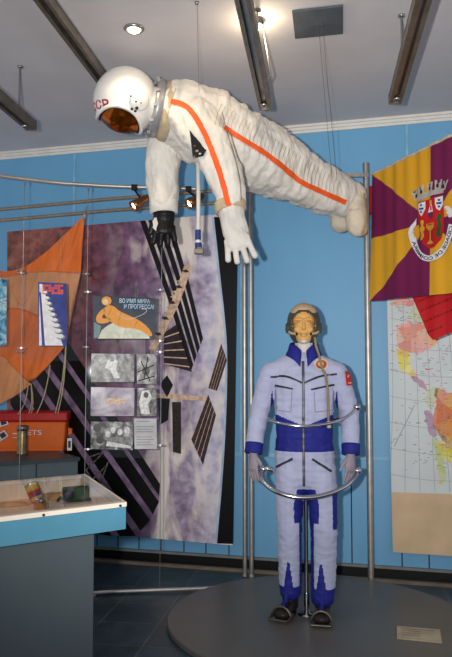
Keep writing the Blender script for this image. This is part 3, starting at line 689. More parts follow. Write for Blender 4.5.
mb = MB(); slab(mb, -.002, .95, -.003, dc, -.014, 0, frame); slab(mb, -.002, .95, 1-dc, 1.003, -.014, 0, frame); slab(mb, -.002, TH, dc, 1-dc, -.014, 0, frame); slab(mb, .95-TH, .95, dc, 1-dc, -.014, 0, frame)
lab(mb.build('frame', case), 'cream rim of the case')
mb = MB(); slab(mb, TH, .95-TH, dc, 1-dc, -BH+.012, -BH+.015, felt); fz = SZ-BH+.015
for a0, a1, c0, c1 in ((TH, .95-TH, dc, dc*1.2), (TH, .95-TH, 1-dc*1.2, 1-dc), (TH, TH*1.2, dc, 1-dc), (.95-TH*1.2, .95-TH, dc, 1-dc)): slab(mb, a0, a1, c0, c1, -BH+.015, -.015, felt)
mb.build('lining', case)
mb = MB(); slab(mb, TH*.6, .95-TH*.6, dc*.6, 1-dc*.6, .0005, .004, glass); mb.build('glass_top', case)
for px in (40, 119):
    mb = MB()
    t_ = (px/126.0); p = S[3].lerp(S[0], t_)-V((0, 0, .009)); mb.lathe([(0, .004), (.004, .003), (.004, -.004)], p-fd.cross(V((0, 0, 1)))*-.004, black, fd.cross(V((0, 0, 1))), 8); mb.build('screw', case)
ped = mat('grey_pedestal_laminate', (78, 88, 92), .6, 0, .04, 4)
e = onz(93.5, 528, SZ-BH); pa = (S[0]-e).dot(fd); 
mb = MB(); slab(mb, .098, .95, .10, .9, -SZ, -BH, ped); lab(mb.build('pedestal', case, bevel=.003), 'plain grey pedestal')
# contents
def inn(px, py, h=0): return onz(px, py, fz+h)
can_lab = mat('yellow_can_label', (196, 158, 70), .4, 0, .2, 30); can_red = mat('red_can_label', (170, 50, 40), .4)
q0 = inn(37, 503); ax = V((-.42, .12, .85)).normalized(); q = q0+ax*.032+V((0, 0, .012)); r = thing('food_can', 'small tin with a yellow and red label leaning in the showcase', 'can', q0)
K = .76
mb = MB(); mb.lathe([(a_*1.0, b_*K) for a_, b_ in ((0, -.048), (.022, -.048), (.0255, -.046), (.0245, -.043), (.0245, .043), (.0255, .046), (.022, .048), (0, .047))], q, steel, ax, 24); mb.build('tin', r)
mb = MB()
for c_, lo_, hi_ in ((can_lab, -.040, -.026), (blue, -.026, -.016), (can_red, -.016, .006), (can_lab, .006, .040)): mb.lathe([(.025, lo_*K), (.025, hi_*K)], q, c_, ax, 24)
mb.build('can_label', r)
q = inn(41, 509); r = thing('metal_block', 'small metal fitting lying before the tin in the showcase', 'fitting', q)
Rz = Matrix.Rotation(.5, 3, 'Z'); mb = MB(); mb.box(q+V((0, 0, .012)), (.05, .028, .024), mat('bronze_block', (128, 104, 70), .4, .6), Rz); mb.build('body', r, bevel=.003)
mb = MB(); mb.lathe([(0, 0), (.009, 0), (.009, .012), (0, .013)], q+V((0, 0, .024)), steel, seg=12); mb.build('button', r)
def packet(px, py, sx, sy, rz, m, label, name='ration_packet', h=.012):
    q = inn(px, py); r_ = Matrix.Rotation(rz, 3, 'Z'); mb = MB(); n = 10; vs = []
    for i in range(n+1):
        for j in range(n+1):
            x, y = i/n*2-1, j/n*2-1; z = h*max(0, (1-x**4)*(1-y**4))+.0015; vs.append(q+r_ @ V((x*sx/2, y*sy/2, z+noise.noise(V((x*3, y*3, px)))*h*.3*(1-abs(x))*(1-abs(y)))))
    o = len(vs); vs += [q+r_ @ V((x*sx/2, y*sy/2, 0)) for x, y in ((-1, -1), (1, -1), (1, 1), (-1, 1))]
    fs = [(i*(n+1)+j, (i+1)*(n+1)+j, (i+1)*(n+1)+j+1, i*(n+1)+j+1) for i in range(n) for j in range(n)]+[(o+3, o+2, o+1, o)]
    mb.add(vs, fs, m, True); return tag(mb.build(name, origin=q), label, 'packet')
packet(56, 498, .13, .11, .4, mat('tan_foil', (196, 146, 92), .4, 0, .2, 30, .3, 60), 'tan food packet between the tin and the green device', h=.02)
packet(10, 505, .13, .085, .45, mat('pale_tan_paper', (208, 160, 104), .6, 0, .15, 20), 'flat pale tan packet left of the tin', h=.008)
packet(17, 494, .06, .045, .45, mat('dark_brown_card', (92, 58, 44), .6), 'small dark brown card left of the tin', 'brown_card', .004)
packet(108, 500, .09, .07, .2, mat('grey_foil', (168, 146, 120), .4, 0, .15, 30, .3, 50), 'crumpled pale packet at the right end of the showcase', h=.02)
# green device
q = inn(80, 500); green = mat('olive_green_paint', (66, 92, 66), .45, 0, .25, 30); gdk = mat('dark_green_rubber', (34, 46, 40), .5); Rz = Matrix.Rotation(.6, 3, 'Z')
r = thing('green_device', 'green metal instrument with straps in the showcase', 'instrument', q)
G = lambda x, y, z: q+Rz @ V((x*1.3, y*1.2, z*1.15))
mb = MB(); mb.box(G(0, 0, .024), (.13, .07, .05), green, Rz); mb.build('housing', r, bevel=.008)
mb = MB(); mb.lathe([(0, -.02), (.026, -.02), (.028, 0), (.026, .02), (.017, .022), (.0, .022)], G(.052, -.012, .03), green, Rz @ V((.5, -.85, 0)), 18); mb.build('drum', r)
mb = MB(); mb.lathe([(0, -.018), (.02, -.018), (.021, .02), (.013, .022), (0, .021)], G(-.045, -.02, .026), gdk, Rz @ V((-.3, -.9, 0)), 16); mb.build('lens_barrel', r)
mb = MB(); mb.tube([G(-.07, .0, .006), G(-.075, -.03, .02), G(-.055, -.045, .012), G(-.02, -.05, .008), G(.03, -.055, .01)], .006, gdk, 8); mb.build('strap', r)
mb = MB(); mb.lathe([(0, 0), (.008, 0), (.008, .008), (0, .009)], G(.01, -.01, .047), chrome, seg=12); mb.build('knob', r)
# ================================================================== PLATFORM, PLACARD
PC = V((.515, 4.10, 0)); R0 = .84
mb = MB(); mb.lathe([(0, 0), (R0-.004, 0), (R0, .004), (R0, PT-.004), (R0-.004, PT), (0, PT)], PC, mat('grey_platform_laminate', (100, 97, 92), .38, 0, .05, 3), seg=96, smooth=False)
tag(mb.build('round_platform', origin=PC), 'low round grey platform the jumpsuit figure stands on', 'platform')
q = [onz(x, y, PT) for x, y in ((397, 639), (442, 643.5), (440, 630.5), (397, 627))]; o = sum(q, V((0, 0, 0)))/4
r = thing('placard', 'small cream placard lying on the round platform', 'placard', o)
mb = MB(); mb.prism(q, (0, 0, .006), mat('cream_card', (196, 180, 150), .6)); mb.build('card', r)
mb = MB(); ink2 = mat('brown_ink', (150, 135, 110), .6)
for k in range(4):
    t0 = .15+k*.17
    a = q[3].lerp(q[0], t0).lerp(q[2].lerp(q[1], t0), .1)+V((0, 0, .0065)); c_ = q[3].lerp(q[0], t0).lerp(q[2].lerp(q[1], t0), .55+.3*(k == 0))+V((0, 0, .0065)); dn = (q[0]-q[3])*.05
    mb.poly([a, c_, c_+dn, a+dn], ink2)
mb.build('caption_lines', r)
# ================================================================== MANNEQUIN IN JUMPSUIT
MX = at(304, 375, 4.12); man_loc = V((MX.x, 4.12, PT)); MR = math.radians(-6)
man = thing('mannequin', 'standing mannequin in a pale lilac flight jumpsuit and leather cap', 'mannequin', man_loc, MR)
MM = wm(man)
def m(x, y, z): return MM @ V((x, y, z))
def md(x, y, z): return MM.to_3x3() @ V((x, y, z))
XW = md(1, 0, 0); lilac = mat('pale_lilac_cotton', (170, 174, 202), .75, 0, .05, 10, .25, 45, sheen=.15); navyc = mat('navy_stretch_fabric', (30, 36, 126), .7, 0, .08, 20, .2, 60)
skinm = mat('tan_mannequin_skin', (214, 164, 96), .38, 0, .05, 20); palem = mat('blue_lit_hand', (150, 138, 148), .55, 0, .05, 20)  # one skin: warm light put into the face colour, blue light into the hands
J = Blob()
J.chain([(m(-.145, .012, 1.365), .066, .06), (m(-.06, .012, 1.415), .066, .056), (m(0, .012, 1.425), .066, .056), (m(.06, .012, 1.415), .066, .056), (m(.145, .012, 1.365), .066, .06)], md(0, 1, 0), lilac)
J.chain([(m(0, .012, 1.38), .14, .075), (m(0, 0, 1.28), .178, .108), (m(0, .0, 1.14), .168, .108), (m(0, 0, 1.0), .160, .105), (m(0, .012, .88), .172, .112), (m(0, .012, .79), .165, .108)], XW, lilac)
for sgn, sh, el, wr in ((-1, (-.178, .012, 1.35), (-.258, .035, 1.13), (-.284, -.02, .945)), (1, (.178, .012, 1.35), (.255, .035, 1.13), (.258, -.02, .945))):
    J.chain([(m(*sh), .072, .07), (m(sh[0]+.3*(el[0]-sh[0]), .02, 1.30), .066, .064), (m(*el), .055, .056), (m(*wr), .048, .046)], XW, lilac)
J.chain([(m(-.082, .005, .80), .088, .098), (m(-.085, -.01, .64), .080, .085), (m(-.086, -.015, .46), .068, .072), (m(-.087, .015, .28), .066, .07), (m(-.084, .02, .13), .062, .066)], XW, lilac)
J.chain([(m(.088, .005, .80), .090, .098), (m(.098, -.015, .64), .083, .085), (m(.106, -.025, .46), .073, .074), (m(.103, .0, .28), .071, .073), (m(.094, -.015, .11), .067, .07)], XW, lilac)
jm = J.fuse(.0056, 7); folds(jm, .0055, 11, (1, 1, 1.7), 3)
Minv = MM.inverted()
def jrule(c_, n):
    p = Minv @ c_; x, y, z = p
    if abs(x) < .192 and .915 < z < 1.056+.06*min(1, abs(x)/.15): return 1
    if 1.04 < z < 1.25 and abs(abs(x)-.182) < .018*(1.25-z)/.2+.002: return 1
    if z < .705:
        cx = -.087 if x < 0 else .102; q = (x-cx)*(1 if x < 0 else -1)
        if z < .165 or (z < .30 and abs(x-(-.094 if x < 0 else .086)) < .006+.15*(.30-z) and y < .02): return 1
        if q > (.046-.02*min(1, (.71-z)/.08) if z > .52 else .054): return 1
        if x > .12 and -q > .05 and z > .49: return 1
    return 0
jump, JB = skin(jm, 'jumpsuit', man, jrule, [lilac, navyc])
zipm = mat('dark_zip_tape', (44, 44, 58), .5); zips = mat('zip_metal', (96, 98, 112), .45, .3)
mb = MB(); ribbon(mb, JB, [(303, 361), (303.5, 400), (303.5, 440), (304, 486)], 2.6, zipm, .004); ribbon(mb, JB, [(303, 361), (303.5, 400), (303.5, 440), (304, 486)], 1.0, zips, .0065); mb.build('zipper', jump)
for i, pth in enumerate(([(270.5, 377), (283, 376), (292, 378), (302, 383)], [(304.5, 383), (314, 378.5), (324, 375.5), (337, 374)], [(275.5, 385.5), (284, 387), (293, 389)], [(311, 389.5), (322, 387), (334.5, 384.5)])):
    mb = MB(); ribbon(mb, JB, smoothpath(pth, 1), 1.9, zipm, .005); mb.build('pocket_zip', jump)
for pth in ([(276.5, 467.5), (293, 458.5)], [(312, 459), (331, 471.5)]):
    mb = MB(); ribbon(mb, JB, pth, 2.2, zipm, .005); mb.build('pocket_zip', jump)
mb = MB(); mb2 = MB()
for pth in ([(276, 390), (276.5, 410), (291, 412), (292, 391)], [(314, 392), (315, 412), (333, 410), (333.5, 390)]): ribbon(mb, JB, dense(pth, 4), .7, mat('lilac_seam', (132, 126, 156), .8), .003)
mb.build('pocket_seams', jump)
# cuffs, collar
for sx, wr, hd in ((-1, (-.284, -.02, .945), (-.288, -.03, .90)), (1, (.258, -.02, .945), (.256, -.03, .90))):
    a = m(*wr); b2 = m(*hd); ax = (b2-a).normalized(); L = (b2-a).length
    mb = MB(); mb.lathe([(.03, -.012), (.049, -.012), (.053, -.002), (.051, L*.5), (.052, L), (.046, L+.006), (.03, L+.004)], a, navyc, ax, 26); mb.build('cuff', jump)
mb = MB(); prof = []
n = 40; vs = []
for i in range(n+1):
    an = -PI*.5+.2+(2*PI-.4)*i/n; rx, ry = .08, .074; op = abs(i/n-.5)*2
    for k, (dz, rr) in enumerate(((-.03, 1.3), (0, 1.12), (.035, 1.0), (.04, .9), (.0, .95))):
        zc = 1.490-.036*op**6-.018*op**2; vs.append(m(rx*rr*math.cos(an), .012+ry*rr*math.sin(an)*(1.0 if op < .8 else 1.08), zc+dz-(.02*op**8 if k < 2 else 0)))
mb.add(vs, [(i*5+k, (i+1)*5+k, (i+1)*5+k+1, i*5+k+1) for i in range(n) for k in range(4)], navyc, True); mb.build('collar', jump, solid=.004)
# badges
mb = MB(); circ = lambda cx, cy, rx, ry, n=20: [(cx+rx*math.cos(2*PI*k/n), cy+ry*math.sin(2*PI*k/n)) for k in range(n)]
decal(mb, JB, circ(321, 364.5, 7.2, 6), mat('badge_cream', (214, 196, 170), .6), .004); decal(mb, JB, circ(321, 364.8, 5.3, 4.5), mat('badge_red', (176, 66, 50), .6), .0055); decal(mb, JB, circ(320.5, 364, 3.2, 2.4), mat('badge_gold', (206, 172, 110), .6), .007); mb.build('mission_badge', jump)
mb = MB(); decal(mb, JB, [(344.5, 371), (349.5, 372), (351.5, 385.5), (346, 385.5)], mat('patch_red', (190, 30, 46), .6), .005); decal(mb, JB, circ(347.3, 376.3, 1.3, 1.6, 8), mat('patch_gold', (220, 150, 110), .6), .0075)
decal(mb, JB, [(347, 382), (350.3, 382), (350.6, 383.6), (347.2, 383.6)], mat('patch_gold', (220, 150, 110), .6), .0075); lab(mb.build('sleeve_patch', jump), 'red flag patch on the sleeve')
# body: one skin from head to hands
Bd = Blob(); hz = 1.632
Bd.ell(m(0, .02, hz+.03), (.074, .092, .078), skinm, MM.to_3x3()); Bd.ell(m(0, -.012, hz-.03), (.062, .075, .08), skinm, MM.to_3x3())
Bd.ell(m(0, -.03, hz-.078), (.045, .05, .038), skinm, MM.to_3x3()); Bd.ell(m(0, -.064, hz-.098), (.02, .016, .016), skinm, MM.to_3x3())
for s_ in (-1, 1):
    Bd.ell(m(.033*s_, -.064, hz-.035), (.02, .014, .018), skinm, MM.to_3x3()); Bd.ell(m(.028*s_, -.077, hz+.022), (.026, .012, .009), skinm, MM.to_3x3())
    Bd.ell(m(.072*s_, .02, hz-.015), (.01, .018, .03), skinm, MM.to_3x3())
    Bd.ell(m(.028*s_, -.068, hz+.003), (.013, .011, .008), skinm, MM.to_3x3())
Bd.chain([(m(0, -.082, hz+.012), .008, .008), (m(0, -.098, hz-.024), .011, .011), (m(0, -.094, hz-.03), .015, .009)], XW, skinm)
Bd.ell(m(0, -.081, hz-.057), (.022, .009, .0055), skinm, MM.to_3x3()); Bd.ell(m(0, -.079, hz-.069), (.019, .010, .006), skinm, MM.to_3x3())
Bd.chain([(m(0, .02, hz-.05), .055, .055), (m(0, .02, 1.46), .055, .055), (m(0, .012, 1.37), .08, .045), (m(0, .0, 1.1), .12, .07), (m(0, .01, .85), .12, .07)], XW, skinm)
for sh, el, wr in (((-.165, .012, 1.35), (-.258, .035, 1.13), (-.287, -.025, .90)), ((.165, .012, 1.35), (.255, .035, 1.13), (.256, -.025, .90))):
    Bd.chain([(m(0, .012, 1.36), .05, .035), (m(*sh), .045, .045), (m(*el), .034, .034), (m(*wr), .028, .026)], XW, skinm)
for x0, x1, y1 in ((-.085, -.086, .02), (.09, .095, -.01)):
    Bd.chain([(m(x0, .01, .85), .06, .06), (m(x1, 0, .46), .045, .045), (m(x1, y1, .09), .035, .035)], XW, skinm)
hand_chains(Bd, palem, m(-.287, -.028, .895), md(-.03, -.12, -1), md(.75, -.65, 0), md(1, .5, 0), .165, 1.05, .22, .1)
hand_chains(Bd, palem, m(.256, -.028, .895), md(-.03, -.12, -1), md(-.75, -.65, 0), md(-1, .5, 0), .165, 1.05, .22, .1)
bm_ = Bd.fuse(.0036, 3, .45)
undershirt = mat('cream_undershirt', (206, 200, 196), .8)
def brule(c_, n):
    z = (Minv @ c_).z
    return 1 if z < 1.05 else (2 if z < 1.535 else 0)
body, BB = skin(bm_, 'body', man, brule, [skinm, palem, undershirt])
mb = MB()
for s_ in (-1, 1): mb.ell(m(.028*s_, -.0735, hz+.006), (.010, .006, .0035), mat('eye_shadow_line', (120, 84, 52), .5), MM.to_3x3(), 12, 8)
mb.tube([m(-.02, -.0872, hz-.063), m(0, -.0905, hz-.0625), m(.02, -.0872, hz-.063)], .0016, mat('mouth_line', (128, 78, 54), .5), 6); mb.build('face_features', body)
# leather cap
lea = mat('grey_green_leather', (70, 76, 70), .5, 0, .15, 30, .2, 50); ctop = mat('cream_cap_cloth', (190, 162, 128), .6, 0, .08, 20); brn = mat('brown_edge_leather', (70, 52, 40), .5)
cap = MB(); vs = []; fs = []; mi = []; nu, nv = 56, 36; cz = hz+.008
def capp(i, j, k=1.0):
    th = PI*.97*j/nv; ph = 2*PI*i/nu; x = math.sin(th)*math.cos(ph); y = math.sin(th)*math.sin(ph); z = math.cos(th)
    return V((x*.092*k, .018+y*(.112 if y > 0 else .098)*k, cz+z*(.112 if z > 0 else .135)*k)), x, y, z
for j in range(nv+1):
    for i in range(nu): vs.append(m(*capp(i, j)[0]))
A_, Bm, Cm = [], [], []
for j in range(nv):
    for i in range(nu):
        p, x, y, z = capp(i+.5, j+.5)
        face = y < -.15 and ((x/.74)**2+((z-(-.10))/(.62 if z > -.10 else .63))**2) < 1
        neck = z < -.70 and not (y < 0 and z > -.97 and y < -.2)
        if face or z < -.985: continue
        f = (j*nu+i, j*nu+(i+1) % nu, (j+1)*nu+(i+1) % nu, (j+1)*nu+i)
        edge = y < -.15 and ((x/.84)**2+((z+.10)/(.72 if z > -.10 else .84))**2) < 1
        (Cm if edge else (A_ if (z > .30+.25*abs(x) and abs(x) < .86) else Bm)).append(f)
cap.add(vs, A_, ctop, True); cap.add(vs, Bm, lea, True); cap.add(vs, Cm, lea, True)
capo = cap.build('flight_cap', man, solid=.006)
mb = MB(); pts = []
for k in range(40):
    an = 2*PI*k/40; x = .80*math.cos(an); z = -.10+(.67 if math.sin(an) > 0 else .68)*math.sin(an)
    y = -math.sqrt(max(.02, 1-x*x-z*z)); pts.append(m(x*.092, .018+y*.1, cz+z*(.112 if z > 0 else .135)))
mb.tube(pts, .005, brn, 8, True); mb.build('edge_binding', capo)
for s_ in (-1, 1):
    mb = MB(); a = m(.082*s_, -.035, cz-.055); e = m(.04*s_, -.095, cz-.07); mb.tube([a, m(.068*s_, -.082, cz-.066), e], [.008, .008, .006], ctop, 10); mb.ell(e, (.007, .007, .009), black, None, 10, 8); mb.build('microphone', capo)
    mb = MB(); mb.lathe([(0, .018), (.026, .016), (.032, .006), (.033, -.012)], m(.086*s_, .012, cz-.03), lea, md(s_, -.15, 0), 20); mb.build('ear_cup', capo)
# hose cord
mb = MB(); hs = [m(.062, -.07, cz-.09), m(.066, -.09, cz-.13)]+[hit(JB, x, y, .008) for x, y in dense([(318.5, 356), (321, 364), (325, 377), (327, 390), (327.5, 410), (327.5, 424)], 4)]
mb.tube(hs, .007, mat('olive_cord', (140, 128, 96), .6), 10); hose = mb.build('communication_cord', man)
mb = MB(); mb.tube([hit(JB, 327.5, 421, .012), hit(JB, 327.5, 428, .012)], .0125, mat('cream_plug', (190, 175, 150), .5), 12); mb.build('plug', hose)
# boots with metal sandals
bootm = mat('dark_brown_leather', (36, 28, 26), .45, 0, .2, 20); buck = mat('dull_bronze_metal', (112, 104, 92), .4, .8)
def boot(ax_, ay, tx, ty):
    Bt = Blob(); a = m(ax_, ay, .09); t = m(tx, ty, .032); h = m(ax_+(ax_-tx)*.22, ay+(ay-ty)*.25, .036); d = (t-h); d.z = 0; d.normalize(); s_ = V((-d.y, d.x, 0))
    Bt.chain([(a+V((0, 0, .03)), .045, .047), (a-V((0, 0, .03)), .045, .05)], s_, bootm); Bt.chain([(h, .036, .034), (h.lerp(t, .5)+V((0, 0, .006)), .042, .04), (t, .047, .032)], s_, bootm)
    me = Bt.fuse(.005, 4)
    for v_ in me.vertices: v_.co.z = max(v_.co.z, PT+.008)
    bo_, _ = skin(me, 'boot', man, lambda c_, n: 0, [bootm])
    mb = MB(); o2 = []
    for k in range(24):
        an = 2*PI*k/24; L = (t-h).length/2+.035; c0 = h.lerp(t, .5); x = math.cos(an); y = math.sin(an); p = c0+d*(L*x)+s_*((.042+.008*x)*y); o2.append(V((p.x, p.y, PT)))
    mb.prism(o2, (0, 0, .014), black); mb.build('sole', bo_)
    mb = MB(); zf = PT+.012
    fr = [t+d*.055+s_*.052, t+d*.055-s_*.052, t-d*.03-s_*.06, t-d*.03+s_*.06]
    for i in range(4):
        p, q_ = fr[i], fr[(i+1) % 4]; up = (0, 0, 0)
        mb.tube([V((p.x, p.y, PT+.016 if i in (0, 1) else PT+.03)), V((q_.x, q_.y, PT+.016 if (i+1) % 4 in (0, 1) else PT+.03))], .007, buck, 8)
    arch = [t-d*.0+s_*.055*math.cos(PI*k/10)+V((0, 0, PT+.012-t.z+.062*math.sin(PI*k/10))) for k in range(11)]; mb.tube(arch, .0075, buck, 8)
    mb.build('toe_clip', bo_)
    mb = MB(); f_ = d*-1
    strap_pts = [a+d*.055+V((0, 0, .10)), a+d*.062+V((0, 0, .04)), a+d*.075+V((0, 0, -.01)), t-d*.02+V((0, 0, .045))]
    mb.tube(strap_pts, .014, navyc, 8); mb.build('ankle_strap', bo_)
boot(-.086, .03, -.132, -.10); boot(.094, -.01, .083, -.155)
# ================================================================== CHROME SUPPORT STAND
bs = m(.006, .012, 0); stand = thing('support_stand', 'chrome stand with curved handrails around the jumpsuit figure', 'stand', bs)
mb = MB(); mb.lathe([(0, 0), (.05, 0), (.05, .004), (.016, .008), (.014, .03), (0, .03)], bs, chrome, seg=26); mb.build('base_plate', stand)
hz1 = .69
mb = MB(); mb.tube([bs+V((0, 0, .008)), bs+V((0, 0, .65))], .0115, chrome, 14); mb.tube([bs+V((0, 0, .05)), bs+V((0, 0, .12))], .016, chrome, 14); mb.build('post', stand)
def hoop(pts, r_): return [m(*p) for p in pts]
hp = [at(274, 470.5, 4.0), at(266, 467.5, 4.02), at(261.5, 469, 4.0), at(260.5, 476, 3.95), at(265, 484.5, 3.9), at(276, 492, 3.85), at(290, 496.5, 3.83), at(304, 498, 3.825), at(320, 496.5, 3.83), at(336, 491.5, 3.85), at(348, 485, 3.89), at(355, 477, 3.95), at(357.5, 470.5, 4.0)]
def sm3(p, it=2):
    for _ in range(it):
        q = [p[0]]
        for a, b2 in zip(p, p[1:]): q += [a.lerp(b2, .25), a.lerp(b2, .75)]
        p = q+[p[-1]]
    return p
mb = MB(); mb.tube(sm3(hp), .0125, chrome, 14)
mb.tube([bs+V((0, 0, .643)), hp[7]+V((0, .02, -.012)), hp[7]], .009, chrome, 12); mb.build('hand_rail', stand)
mb = MB(); mb.ell(hp[-1], (.022, .022, .022), chrome); mb.build('end_knob', stand)
mb = MB(); mb.ell(hp[2]+V((.01, 0, 0)), (.02, .02, .022), chrome); mb.build('end_knob', stand)
wr_ = [at(357, 407, 4.06), at(350, 415, 4.03), at(337, 421.5, 3.945), at(322, 425, 3.91), at(304, 426.5, 3.895), at(286, 425, 3.91), at(273, 421.5, 3.945), at(266, 418, 4.03)]
mb = MB(); mb.tube(sm3(wr_+[m(-.2, .12, 1.08), m(0, .2, 1.06), m(.2, .12, 1.08), wr_[0]]), .0085, chrome, 12); mb.build('waist_ring', stand)
mb = MB(); mb.ell(wr_[0], (.021, .021, .021), chrome); mb.build('waist_knob', stand)
mb = MB(); mb.tube([bs+V((0, 0, .62)), bs+V((0, .17, .64)), bs+V((0, .19, .72)), V((bs.x, bs.y+.19, wr_[4].z))], .009, chrome, 10); mb.build('rear_bar', stand)
# ================================================================== SUSPENDED SPACESUIT
cream = mat('cream_suit_fabric', (220, 215, 206), .65, 0, .06, 6, .35, 38, sheen=.1); tanf = mat('tan_suit_band', (190, 172, 140), .7, 0, .1, 20); wglove = mat('white_glove_leather', (206, 202, 194), .55, 0, .08, 14, .25, 40)
suit = thing('spacesuit', 'white spacesuit with orange stripes hung face down from the ceiling', 'spacesuit', at(230, 170, 4.15))
S_ = Blob(); OUT = V((0, -1, 0))
def P(x, y, Y): return at(x, y, Y)
Ax = (P(290, 172, 4.35)-P(168, 108, 3.98)).normalized(); WD = Ax.cross(V((0, 0, 1))).normalized()
S_.chain([(P(166, 110, 4.02), .15, .135), (P(182, 114, 4.07), .22, .18), (P(205, 127, 4.13), .235, .22), (P(232, 144, 4.2), .22, .225), (P(260, 157, 4.3), .205, .215), (P(283, 168, 4.4), .19, .195)], WD, cream)
S_.chain([(P(268, 161, 4.30), .125, .185), (P(296, 174, 4.38), .115, .17), (P(322, 187, 4.47), .105, .145), (P(350, 199, 4.56), .09, .115)], WD, cream)
S_.chain([(P(268, 168, 4.5), .125, .165), (P(292, 182, 4.58), .115, .13), (P(316, 194, 4.66), .10, .11), (P(338, 206, 4.72), .085, .085)], WD, cream)
# near arm
S_.chain([(P(178, 112, 4.0), .10, .12), (P(196, 122, 3.92), .12, .125), (P(212, 146, 3.86), .108, .108), (P(223, 172, 3.8), .092, .095), (P(229, 192, 3.77), .08, .083), (P(230, 205, 3.76), .077, .08)], V((1, 0, 0)), cream)
# far arm
S_.chain([(P(170, 128, 4.18), .11, .11), (P(164, 146, 4.22), .098, .1), (P(163, 175, 4.22), .094, .095), (P(164, 203, 4.2), .078, .08)], V((1, 0, 0)), cream)
sm_ = S_.fuse(.0095, 6); folds(sm_, .018, 5.5, (1.7, 1, .75), 5); folds(sm_, .007, 17, (1.8, 1, .6), 9)
sb, SB = skin(sm_, 'suit', suit, lambda c_, n: 0, [cream])
# quilting on the back and leg as raised stitched ridges
quilt = mat('cream_quilt_thread', (178, 168, 150), .8)
mb = MB()
for i in range(34):
    t_ = i/33; x0 = 222+118*t_; y0 = 101+77*t_; x1 = x0-7+3*t_; y1 = y0+24+4*t_ if t_ < .7 else y0+27-6*(t_-.7)*3
    ribbon(mb, SB, [(x0, y0+3), ((x0+x1)/2-1, (y0+y1)/2), (x1, y1)], .55, quilt, .0025, 3)
mb.build('quilting', sb)
orange = mat('orange_stripe_tape', (232, 92, 34), .6, 0, .05)
mb = MB(); ribbon(mb, SB, smoothpath([(171, 101.5), (182, 104), (192, 111), (203, 130), (214, 155), (222, 178), (229, 206)], 2), 5.2, orange, .006); lab(mb.build('stripe', sb), 'orange stripe down the near sleeve')
mb = MB(); ribbon(mb, SB, smoothpath([(224, 127.5), (240, 138), (262, 151), (282, 166), (300, 182), (320, 191), (346, 202.5)], 2), 5.0, orange, .006); lab(mb.build('stripe', sb), 'orange stripe along the hip and leg')
mb = MB(); dk = mat('dark_badge_print', (30, 30, 36), .4, 0, .3, 60)
decal(mb, SB, [(190.5, 130), (207, 151), (204, 156.5), (194, 158)], dk, .007); 
for cx_, cy_, c_ in ((198, 151, (170, 140, 80)), (201, 154, (190, 190, 200)), (196, 146, (120, 60, 40))): decal(mb, SB, circ(cx_, cy_, 1.5, 1.1, 8), mat('badge_dot_%d' % cx_, c_, .5), .009)
mb.build('triangular_badge', sb)
mb = MB(); ribbon(mb, SB, smoothpath([(222, 112), (226, 130), (234, 155), (240, 180), (241, 200)], 2), 1.0, mat('arm_shade_line', (150, 138, 118), .8), .003)  # arm's shade on the torso, painted as a thin darker line
ribbon(mb, SB, smoothpath([(176, 88), (170, 105), (166, 125)], 2), .9, tanf, .003); mb.build('seam_and_shade', sb)
# neck band, ring, helmet
hc = P(126, 101, 3.98); na = (P(170, 112, 4.04)-P(126, 101, 3.98)).normalized()
nc = hc+na*.155
mb = MB(); mb.lathe([(.13, .04), (.157, .045), (.172, .07), (.172, .10), (.16, .115), (.13, .11)], nc, tanf, na, 40); mb.build('collar_band', suit)
ringm = mat('grey_ring_metal', (160, 160, 162), .4, .4, .1, 20)
mb = MB(); mb.lathe([(.12, 0), (.158, 0), (.166, .006), (.166, .034), (.160, .040), (.162, .048), (.12, .05)], nc+na*-.005, ringm, na, 48)
for k in range(12):
    an = 2*PI*k/12; u_ = na.orthogonal().normalized(); w_ = na.cross(u_); q = nc+(u_*math.cos(an)+w_*math.sin(an))*.165-na*.002; mb.box(q, (.018, .018, .014), ringm)
mb.build('neck_ring', suit)
hup = -na; near = V((0, -1, 0)); near = (near-hup*near.dot(hup)).normalized()     # wearer's left side faces the camera
fw = near.cross(hup); fw = fw if fw.z < 0 else -fw
near = (near + V((0, 0, 0))).normalized()
helm_w = mat('white_helmet_shell', (232, 229, 224), .28, 0, .03, 10)
Rh = .166
RZx, RZy, RZz = .166, .188, .180   # side, forward, up
ang0 = math.radians(6)  # visor centre raised toward the crown
vis_f = (fw*math.cos(ang0)+hup*math.sin(ang0)); vis_u = (hup*math.cos(ang0)-fw*math.sin(ang0))
def hs_(lat, ele, k=1.0):
    """point on helmet from lateral / elevation angle about the visor axis"""
    d = vis_f*math.cos(lat)*math.cos(ele)+near*math.sin(lat)*math.cos(ele)+vis_u*math.sin(ele)
    x, y, z = d.dot(near), d.dot(fw), d.dot(hup)
    return hc + (near*x*RZx + fw*y*RZy + hup*z*RZz)*k
LA, EA = math.radians(62), math.radians(43)
def brow(x, y):
    th = math.radians(-24+80*x); ph = math.radians(33-15*y)
    d = (hup*math.cos(th)+near*math.sin(th))*math.cos(ph)+fw*math.sin(ph); a_, b2, c_ = d.dot(near), d.dot(fw), d.dot(hup)
    return hc+(near*a_*RZx+fw*b2*RZy+hup*c_*RZz)*1.022
def inside(lat, ele): return (abs(lat)/LA)**2.3+(abs(ele)/EA)**2.3 < 1
mb = MB(); nu, nv = 96, 64; vs = []; fs = []
for j in range(nv+1):
    ele = -PI/2+PI*j/nv
    for i in range(nu): vs.append(hs_(-PI+2*PI*i/nu, ele))
for j in range(nv):
    for i in range(nu):
        lat = -PI+2*PI*(i+.5)/nu; ele = -PI/2+PI*(j+.5)/nv
        if inside(lat, ele): continue
        c_ = sum((vs[q] for q in (j*nu+i, j*nu+(i+1) % nu, (j+1)*nu+i)), V((0, 0, 0)))/3
        if (c_-hc).dot(na) > .158: continue
        fs.append((j*nu+i, j*nu+(i+1) % nu, (j+1)*nu+(i+1) % nu, (j+1)*nu+i))
